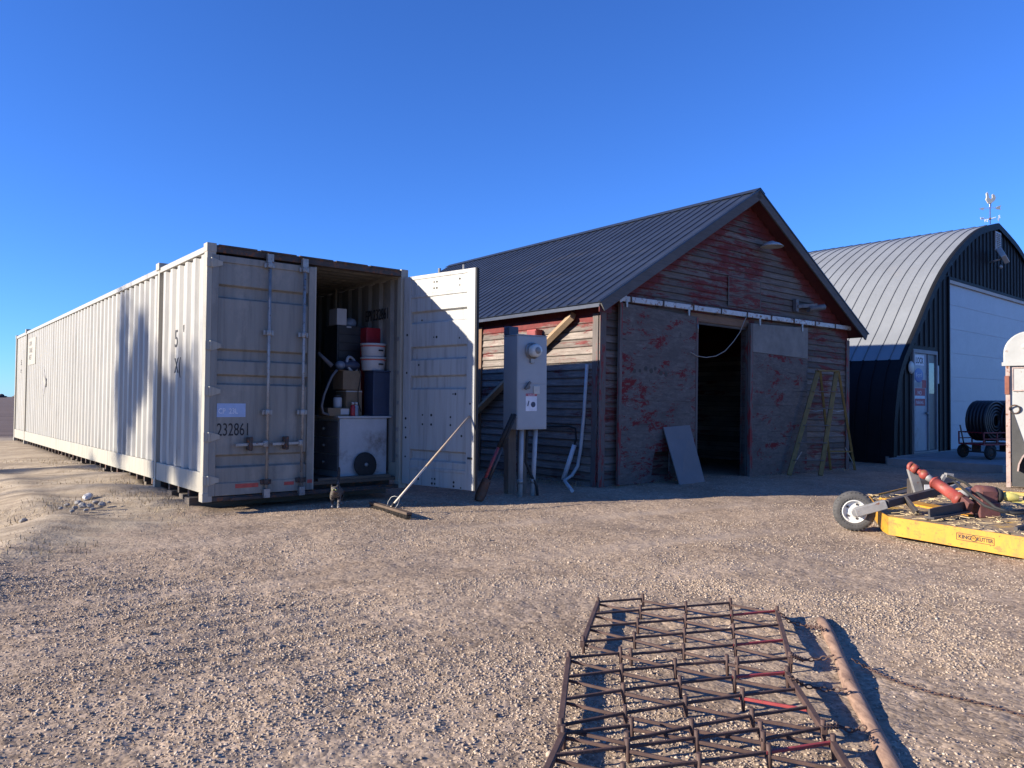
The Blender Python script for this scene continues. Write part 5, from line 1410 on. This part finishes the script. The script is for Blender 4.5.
# ------------------------------------------------------------------ diamond harrow sections
def rustbar():
    n = N('rusty_harrow_steel'); co = n.coord()
    c = n.ramp(n.noise(co, 9, 6, .7), [(.3,(.045,.025,.021)),(.6,(.09,.052,.042)),(.8,(.145,.085,.065))])
    return n.fin(c, .75, .1, n.bump(n.noise(co, 60, 3), .3, .004))
mats['harrow'] = rustbar(); mats['harrow_red'] = simple('red_painted_bar', (.30,.045,.045), .6, 0, .3, 12, .1, .35)
HZ = .062
def harrow(TL, TR, BL, BR, label, reds):
    TL, TR, BL, BR = [G(px, py, HZ) for px, py in (TL, TR, BL, BR)]
    O = TL.lerp(BR, .5); O.z = 0
    t = thing('harrow_section', label, 'harrow', loc=O, group='diamond harrow sections on the gravel')
    NC, NR = 4, 3
    def node(c, l):
        v_ = l/NR; u = c/NC
        p = TL*(1-u)*(1-v_) + TR*u*(1-v_) + BL*(1-u)*v_ + BR*u*v_
        return p - O
    # end bars
    for c in (0, NC):
        a, b = node(c, -.12), node(c, NR+.12)
        MB().bar(a, b, .024, .026).build('end_bar', mats['harrow'], t, .003)
    nodes = {c: [0,1,2,3] if c % 2 == 0 else [-.5,.5,1.5,2.5,3.5] for c in range(NC+1)}
    for c in range(NC):
        for l in nodes[c]:
            for dl_ in (-.5, .5):
                if l+dl_ in nodes[c+1]:
                    up = dl_ < 0
                    zo = .006 if up else -.008
                    a, b = node(c, l)+V((0,0,zo)), node(c+1, l+dl_)+V((0,0,zo))
                    e = (b-a).normalized()*.012
                    is_red = (c == NC-1 and (l, dl_) in reds)
                    MB().bar(a-e, b+e, .010 if not is_red else .012, .012).build('lattice_bar', mats['harrow_red' if is_red else 'harrow'], t, .0015, 1)
    for c in range(NC+1):
        for l in nodes[c]:
            if c in (0,NC) and l not in (0,3): continue
            p = node(c, l)
            MB().tube([p+V((0,0,.036)), p+V((.002,0,-.02)), p+V((.004,0,-HZ-.02))], [.010,.010,.006], 6).build('tooth', mats['harrow'], t)
    return t
harrow((598,603),(777,612),(583,643),(790,659), 'far section of rusty diamond harrow, shortest in view and beside the pole tip', {(.5,-.5),(2.5,-.5)})
harrow((568.5,659),(787,674),(560.5,727),(823,729), 'middle section of rusty diamond harrow between two other sections', {(.5,-.5),(1.5,.5)})
harrow((563,735),(833,744),(528,812),(890,836), 'nearest section of rusty diamond harrow, cut by the lower picture edge', {(.5,-.5)})

# drawbar pole
pl0, pl1 = G(821,621,.008), G(889,768,.008); pl2 = pl1 + (pl1-pl0)*.25
pp = [pl0, pl0.lerp(pl1,.3)+V((.01,0,.008)), pl0.lerp(pl1,.60)+V((-.005,0,.0)), pl1+V((.012,0,-.004)), pl2]
pts = []
for i in range(len(pp)-1):
    for k in range(6): pts.append(pp[i].lerp(pp[i+1], k/6))
pts.append(pp[-1])
for i, p in enumerate(pts): p.z += .003*math.sin(i*.8); p.x += .003*math.sin(i*.5+1)
pole = thing('wooden_pole', 'long round weathered wooden pole lying beside the harrow', 'pole', loc=(pl1.x,pl1.y,0))
Ip = Matrix.Translation((pl1.x,pl1.y,0)).inverted()
MB().tube([Ip @ p for p in pts], [.029+.003*math.sin(i*.7)+.0004*i for i in range(len(pts))], 16).build('shaft', (lambda: (lambda n: n.fin(n.mix(n.ramp(n.noise(n.coord((9,1.2,9)),4,8,.7),[(.45,0),(.65,.8)]), n.ramp(n.noise(n.coord((14,2,14)),3,8,.7),[(.3,(.17,.105,.075)),(.6,(.31,.20,.14)),(.8,(.42,.30,.22))]), (.11,.065,.05)), .8, 0, n.bump(n.noise(n.coord((14,2,14)),3,8,.7),.4,.006)))(N('weathered_pole')))(), pole)
kp = pl0.lerp(pl1, .58)
MB().ball(Ip @ (kp+V((-.015,0,.022))), (.018,.022,.016), 10, 7).build('knot', simple('pole_knot',(.16,.10,.07),.8), pole)

def chain(pts, label, link=.032, r=.0036):
    """links strung along a polyline on the ground"""
    m = MB(); pts = [V(p) for p in pts]; k = 0
    for a, b in zip(pts, pts[1:]):
        L = (b-a).length; n = max(1, int(L/(link*.78))); d = (b-a).normalized(); s_ = d.cross(V((0,0,1))).normalized()
        for i in range(n):
            c = a.lerp(b, (i+.5)/n); k += 1
            ax = V((0,0,1)) if k % 2 else s_
            ax = (ax - d*ax.dot(d)).normalized(); sd = ax.cross(d)
            ring = [c + d*(math.cos(t_)*link*.5) + sd*(math.sin(t_)*link*.28) for t_ in np.linspace(0, 2*math.pi, 13)]
            m.tube(ring, r, 5, False)
    o = m.build('chain', mats['harrow']); return tag(o, label, 'chain')
def gp(px, py, z): p = G(px,py,z); return p
chain([gp(779,612,.12), gp(790,622,.05), gp(806,626,.03), gp(822,628,.07)], 'rusty chain from the far harrow section to the pole tip')
chain([gp(791,655,.12), gp(803,660,.03), gp(820,659,.03), gp(834,655,.06)], 'rusty chain joining the far harrow section near corner to the pole')
chain([gp(789,676,.12), gp(805,686,.03), gp(828,690,.03), gp(846,689,.06)], 'rusty chain joining the middle harrow section far corner to the pole')
chain([gp(822,727,.12), gp(838,726,.04), gp(852,731,.03), gp(866,727,.06)], 'rusty chain joining the middle harrow section near corner to the pole')
chain([gp(852,659,.05), gp(866,667,.012), gp(890,679,.008), gp(930,692,.007), gp(980,703,.007), gp(1024,716,.007), gp(1070,728,.007)], 'long rusty chain trailing over the gravel right of the pole', .024, .0028)

# ------------------------------------------------------------------ cat
cp = G(336, 509, 0.0); cp.z = gzf(cp.x, cp.y) + .012
kv = [((0,.16,.215),.064),((0,.05,.205),.070),((0,-.08,.205),.066),((0,-.145,.235),.046),((0,-.195,.258),.050),((0,-.228,.250),.042),((0,-.256,.234),.022),
      ((.034,-.192,.292),.020),((.042,-.192,.325),.006),((-.034,-.192,.292),.020),((-.042,-.192,.325),.006)]
ke = [(0,1),(1,2),(2,3),(3,4),(4,5),(5,6),(4,7),(7,8),(4,9),(9,10)]
def chain_(start, lst):
    prev = start
    for p in lst:
        kv.append(p); ke.append((prev, len(kv)-1)); prev = len(kv)-1
for s_, fw_ in ((1,-.035),(-1,.03)):
    chain_(2, [((.045*s_,-.09,.155),.034),((.047*s_,-.07+fw_*.3,.108),.024),((.042*s_,-.095+fw_,.05),.017),((.042*s_,-.118+fw_,.016),.019)])
    chain_(0, [((.046*s_,.165,.165),.046),((.052*s_,.115-fw_*.5,.110),.031),((.046*s_,.20-fw_,.068),.018),((.046*s_,.170-fw_,.016),.019)])
chain_(0, [((0,.235,.245),.024),((.004,.272,.31),.019),((.008,.268,.40),.019),((.012,.250,.475),.018),((.012,.235,.51),.010)])
me = bpy.data.meshes.new('cat'); me.from_pydata([v[0] for v in kv], ke, [])
cat_o = bpy.data.objects.new('cat', me); COL.objects.link(cat_o)
md = cat_o.modifiers.new('skin','SKIN'); md.use_smooth_shade = True
for i, (p, r_) in enumerate(kv):
    me.skin_vertices[0].data[i].radius = (r_, r_); me.skin_vertices[0].data[i].use_root = (i == 0)
sb = cat_o.modifiers.new('sub','SUBSURF'); sb.levels = 2; sb.render_levels = 2
n = N('tabby_fur'); co = n.coord()
w_ = n.new('ShaderNodeTexWave'); w_.inputs['Scale'].default_value = 11; w_.inputs['Distortion'].default_value = 6; w_.inputs['Detail'].default_value = 3
w_.bands_direction = 'Y'; n.link(co, w_.inputs['Vector'])
c = n.ramp(w_.outputs['Fac'], [(.35,(.03,.026,.024)),(.6,(.15,.13,.11))])
sep = n.new('ShaderNodeSeparateXYZ'); n.link(co, sep.inputs[0])
c = n.mix(n.ramp(n.math('ADD', sep.outputs[2], n.math('MULTIPLY', n.noise(co,20,3),.06)), [(.055,.9),(.10,0)]), c, (.40,.37,.33))  # sunlight on the lower legs painted pale into the fur
c = n.mix(n.ramp(sep.outputs[2], [(.27,0),(.36,.85)]), c, (.03,.026,.026))
me.materials.append(n.fin(c, .9, 0, n.bump(n.noise(co,120,3), .6, .006)))
cat_o.scale = (.9,.9,.9); cat_o.location = cp; cat_o.rotation_euler = (0,0,rad(8))
tag(cat_o, 'grey tabby cat walking out of the container shade with its dark tail up', 'cat')
eye = simple('cat_eye', (.30,.33,.08), .2, 0, .1)
for s_ in (-1,1):
    e = MB().ball((.019*s_,-.262,.266),(.009,.007,.009),10,8).build('eye', eye, cat_o)
MB().ball((0,-.279,.243),(.007,.006,.005),8,6).build('nose', simple('cat_nose',(.30,.13,.12),.5), cat_o)

# ------------------------------------------------------------------ field stones on the bank
mats['stone_w'] = simple('pale_fieldstone', (.60,.57,.53), .85, 0, .2, 9, .5)
mats['stone_g'] = simple('grey_fieldstone', (.26,.245,.23), .85, 0, .3, 9, .5)
def on_ground(px, py):
    z = 0
    for _ in range(12):
        p = G(px, py, z); z = .6*z+.4*gzf(p.x, p.y)
    return V((p.x, p.y, gzf(p.x,p.y)))
rs = random.Random(21)
for i, (px, py, w) in enumerate([(87.5,499,.075),(78,504,.045),(83,507,.055),(75,509,.04),(90,507,.045),(96,503.5,.04),(102,506,.05),(67,506,.035),(86,511,.03),(109,503,.025),(93,510,.03),(72,512,.03),(61,509,.028),(23.5,522,.045)]):
    p = on_ground(px, py); w *= .82
    bm = bmesh.new(); bmesh.ops.create_icosphere(bm, subdivisions=2, radius=1)
    for v in bm.verts:
        v.co *= 1+.32*(rs.random()-.5)
        v.co.x *= w*1.15; v.co.y *= w*.9; v.co.z *= w*.72
    me = bpy.data.meshes.new('stone'); bm.to_mesh(me); bm.free()
    me.materials.append(mats['stone_w'] if i == 0 else mats['stone_g'])
    o = bpy.data.objects.new('stone', me); COL.objects.link(o)
    o.location = p + V((0,0,w*.42)); o.rotation_euler = (rs.uniform(-.3,.3),rs.uniform(-.3,.3),rs.random()*6)
    if i == 0: tag(o, 'largest pale stone on the bank, on top of the small heap', 'stone')
    elif px < 40: tag(o, 'lone dark stone on the bank left of the heap', 'stone')
    else: tag(o, 'small grey stone in the heap on the bank left of the container', 'stone', 'stones heaped on the bank')

# ------------------------------------------------------------------ bare trees west of the yard (out of frame, they shade the container)
mats['bark'] = wood('grey_bark', (.15,.125,.105), 'z', .4)
def tree(x, y, h, spread, fork, label, seed, dens=1.0, leafy=True):
    R0 = random.Random(seed)
    t = thing('dry_leaved_tree', label, 'tree', loc=(x, y, gzf(x,y)-.05))
    tr_, cr = MB(), MB()
    def limb(p, d, L, r, depth):
        n = 4; pts = [p]; rs_ = [r]; q_ = p.copy(); dd = d.copy()
        for i in range(n):
            dd = (dd + V((R0.uniform(-.22,.22),R0.uniform(-.22,.22),R0.uniform(-.08,.14)))).normalized()
            q_ = q_ + dd*(L/n); pts.append(q_.copy()); rs_.append(max(.004, r*(1-.55*(i+1)/n)))
        (tr_ if depth < 2 else cr).tube(pts, rs_, 7 if depth < 2 else 4, depth == 0)
        if depth >= 4 or r < .006: return
        k = R0.choice((2,3,3)) if depth else 4
        for j in range(int(k*dens+.5)):
            i = R0.choice((2,3,4)) if depth else R0.choice((3,4,4))
            a = R0.random()*6.283; tilt = R0.uniform(.35,.9)
            o1 = dd.orthogonal().normalized(); o2 = dd.cross(o1)
            nd = (dd*math.cos(tilt) + (o1*math.cos(a)+o2*math.sin(a))*math.sin(tilt)*spread); nd.z = abs(nd.z)*.8+.15; nd.normalize()
            limb(pts[i].copy(), nd, L*R0.uniform(.55,.8), max(.005, rs_[i]*R0.uniform(.5,.75)), depth+1)
    limb(V((0,0,0)), V((R0.uniform(-.05,.05),0,1)).normalized(), h*fork, h*.018, 0)
    # a few dry leaves still hanging on
    ends = [v for v in cr.v]
    lf_ = MB()
    if leafy is False:
        tr_.build('trunk', mats['bark'], t); cr.build('crown', mats['bark'], t, fix=False); return
    high = [v for v in ends if (9.8 if v.y < -.4 else 9.0) < v.z < 11.4 and -3.5 < v.y < 1.8]
    for cl in range(150):
        ty_ = -3.2+4.8*R0.random(); c0 = min((R0.choice(high) for _ in range(40)), key=lambda v: abs(v.y-ty_))
        for k in range(75):
            p = c0 + V((R0.gauss(0,.14),R0.gauss(0,.14),R0.gauss(0,.24)))
            a = V((R0.uniform(-1,1),R0.uniform(-1,1),R0.uniform(-1,1))).normalized(); b = a.orthogonal()
            s_ = R0.uniform(.05,.10)
            lf_.add([p-a*s_, p+b*s_*.5, p+a*s_, p-b*s_*.5], [(0,1,2,3)])
    tr_.build('trunk', mats['bark'], t); cr.build('crown', mats['bark'], t, fix=False)
    lf_.build('dry_leaves', simple('dry_leaf_%d' % seed,(.13,.08,.04),.8), t, fix=False)
tree(-27.2, 4.9, 12.5, .55, .50, 'tall half bare tree standing west of the yard, beyond the bank', 4, 1.0)
tree(-17.5, 4.7, 4.0, .85, .34, 'small bare sapling standing on the grass west of the bank', 8, 1.0, False)

# far shelterbelt on the horizon: reads as one mass
m = MB(); rs = random.Random(31)
for k in range(260):
    x = -1500 + 1250*rs.random(); y = 1150 + rs.uniform(-25,25); hh = rs.uniform(2.5,6.5)
    m.ball((x, y, hh*.45), (rs.uniform(3,8), 4, hh*.55), 7, 5)
tag(m.build('shelterbelt', simple('far_bare_trees',(.07,.055,.05),.9,0,.3,.2,0), None, fix=False), kind='stuff', label='dark line of far trees along the field horizon', cat='trees')

# more clutter in the container
def crumple(name, label, cat, M, rx, ry, rz, mat, seed):
    bm = bmesh.new(); bmesh.ops.create_icosphere(bm, subdivisions=3, radius=1); R0 = random.Random(seed)
    dirs = [V((R0.gauss(0,1),R0.gauss(0,1),R0.gauss(0,1))).normalized() for _ in range(26)]
    for v in bm.verts:
        d = v.co.normalized(); k = 1 + sum(.10*max(0, d.dot(q_)-.75)*4*(1 if i % 2 else -1) for i, q_ in enumerate(dirs))
        v.co = V((d.x*rx*k, d.y*ry*k, max(-.62, d.z)*rz*k))
    me = bpy.data.meshes.new(name); bm.to_mesh(me); bm.free(); me.materials.append(mat)
    o = bpy.data.objects.new(name, me); COL.objects.link(o); o.matrix_world = M
    return tag(o, label, cat)
crumple('garbage_bag', 'black bulging bag on the container floor left of the dresser', 'bag', at_cont(.95, 1.45, fz+.2), .26, .24, .32, mats['steelblack'], 3)
crumple('rag_bundle', 'blue grey rag bundle on top of the black drawer unit', 'rags', at_cont(LC(352,322,.9).x, .98, hu+.05), .10, .09, .08, mats['bluegrey'], 5)
for k, (px, m_) in enumerate(((349,'redbox'),(352.5,'bluegrey'))):
    c = LC(px, 413, .34)
    t = thing('spray_can', ('red spray can on the dresser before the cardboard boxes','blue grey spray can on the dresser right of the red can')[k], 'spray can', M=at_cont(c.x+.05, .335, topz))
    MB().lathe([(0,0),(.028,0),(.03,.006),(.03,.13),(.018,.15),(0,.15)], 16).build('can', mats[m_], t)
    MB().lathe([(.0,.15),(.02,.15),(.02,.18),(0,.18)], 14).build('cap', mats['tub'], t)

# dry grass on the bank and along the buildings' feet: nobody could count it
m = MB(); rs = random.Random(77)
def blade(x, y, L):
    a = rs.random()*6.283; z = gzf(x, y) + float(max(0, 1-math.hypot(x,y)/40)*(.05*vnoise(np.array([x*.6+9]), np.array([y*.6]))[0] + .024*vnoise(np.array([x*2.1]), np.array([y*2.1+5]))[0]))
    l = V((math.cos(a), math.sin(a), 0)); w = V((-l.y, l.x, 0))*.0035
    p = V((x, y, z-.01)); q1 = p + l*L*.35 + V((0,0,L*.6)); q2 = p + l*L*.9 + V((0,0,L*.75*rs.uniform(.4,1.1)))
    m.add([p-w, p+w, q1+w*.7, q1-w*.7, q2], [(0,1,2,3),(3,2,4)])
n_ = 0
while n_ < 3600:
    x, y = rs.uniform(-10.5,-3.3), rs.uniform(5.5,14.5)
    cx_ = (x+3.4164)*math.cos(.6928)+(y-8.3706)*math.sin(.6928); cy_ = -(x+3.4164)*math.sin(.6928)+(y-8.3706)*math.cos(.6928)
    if cx_ > -.02 and cy_ > -.05: continue
    if vnoise(np.array([x*1.1+3]), np.array([y*1.1]))[0] < .02 and not (-.5 < cx_ < 0): continue
    blade(x, y, rs.uniform(.03,.09)); n_ += 1
for k in range(420):
    p = BM_ @ V((rs.uniform(-.30,-.04), rs.uniform(.2,4.5), 0)); blade(p.x, p.y, rs.uniform(.04,.12))
for k in range(260):
    p = BM_ @ V((rs.choice((rs.uniform(.1,2.0), rs.uniform(3.8,7.2))), rs.uniform(-.30,-.06), 0)); blade(p.x, p.y, rs.uniform(.03,.08))
tag(m.build('dry_grass', simple('dry_grass_blade',(.34,.26,.15),.9,0,.35,5,0), None, fix=False), kind='stuff', label='short dry grass on the bank and at the feet of the walls', cat='grass')
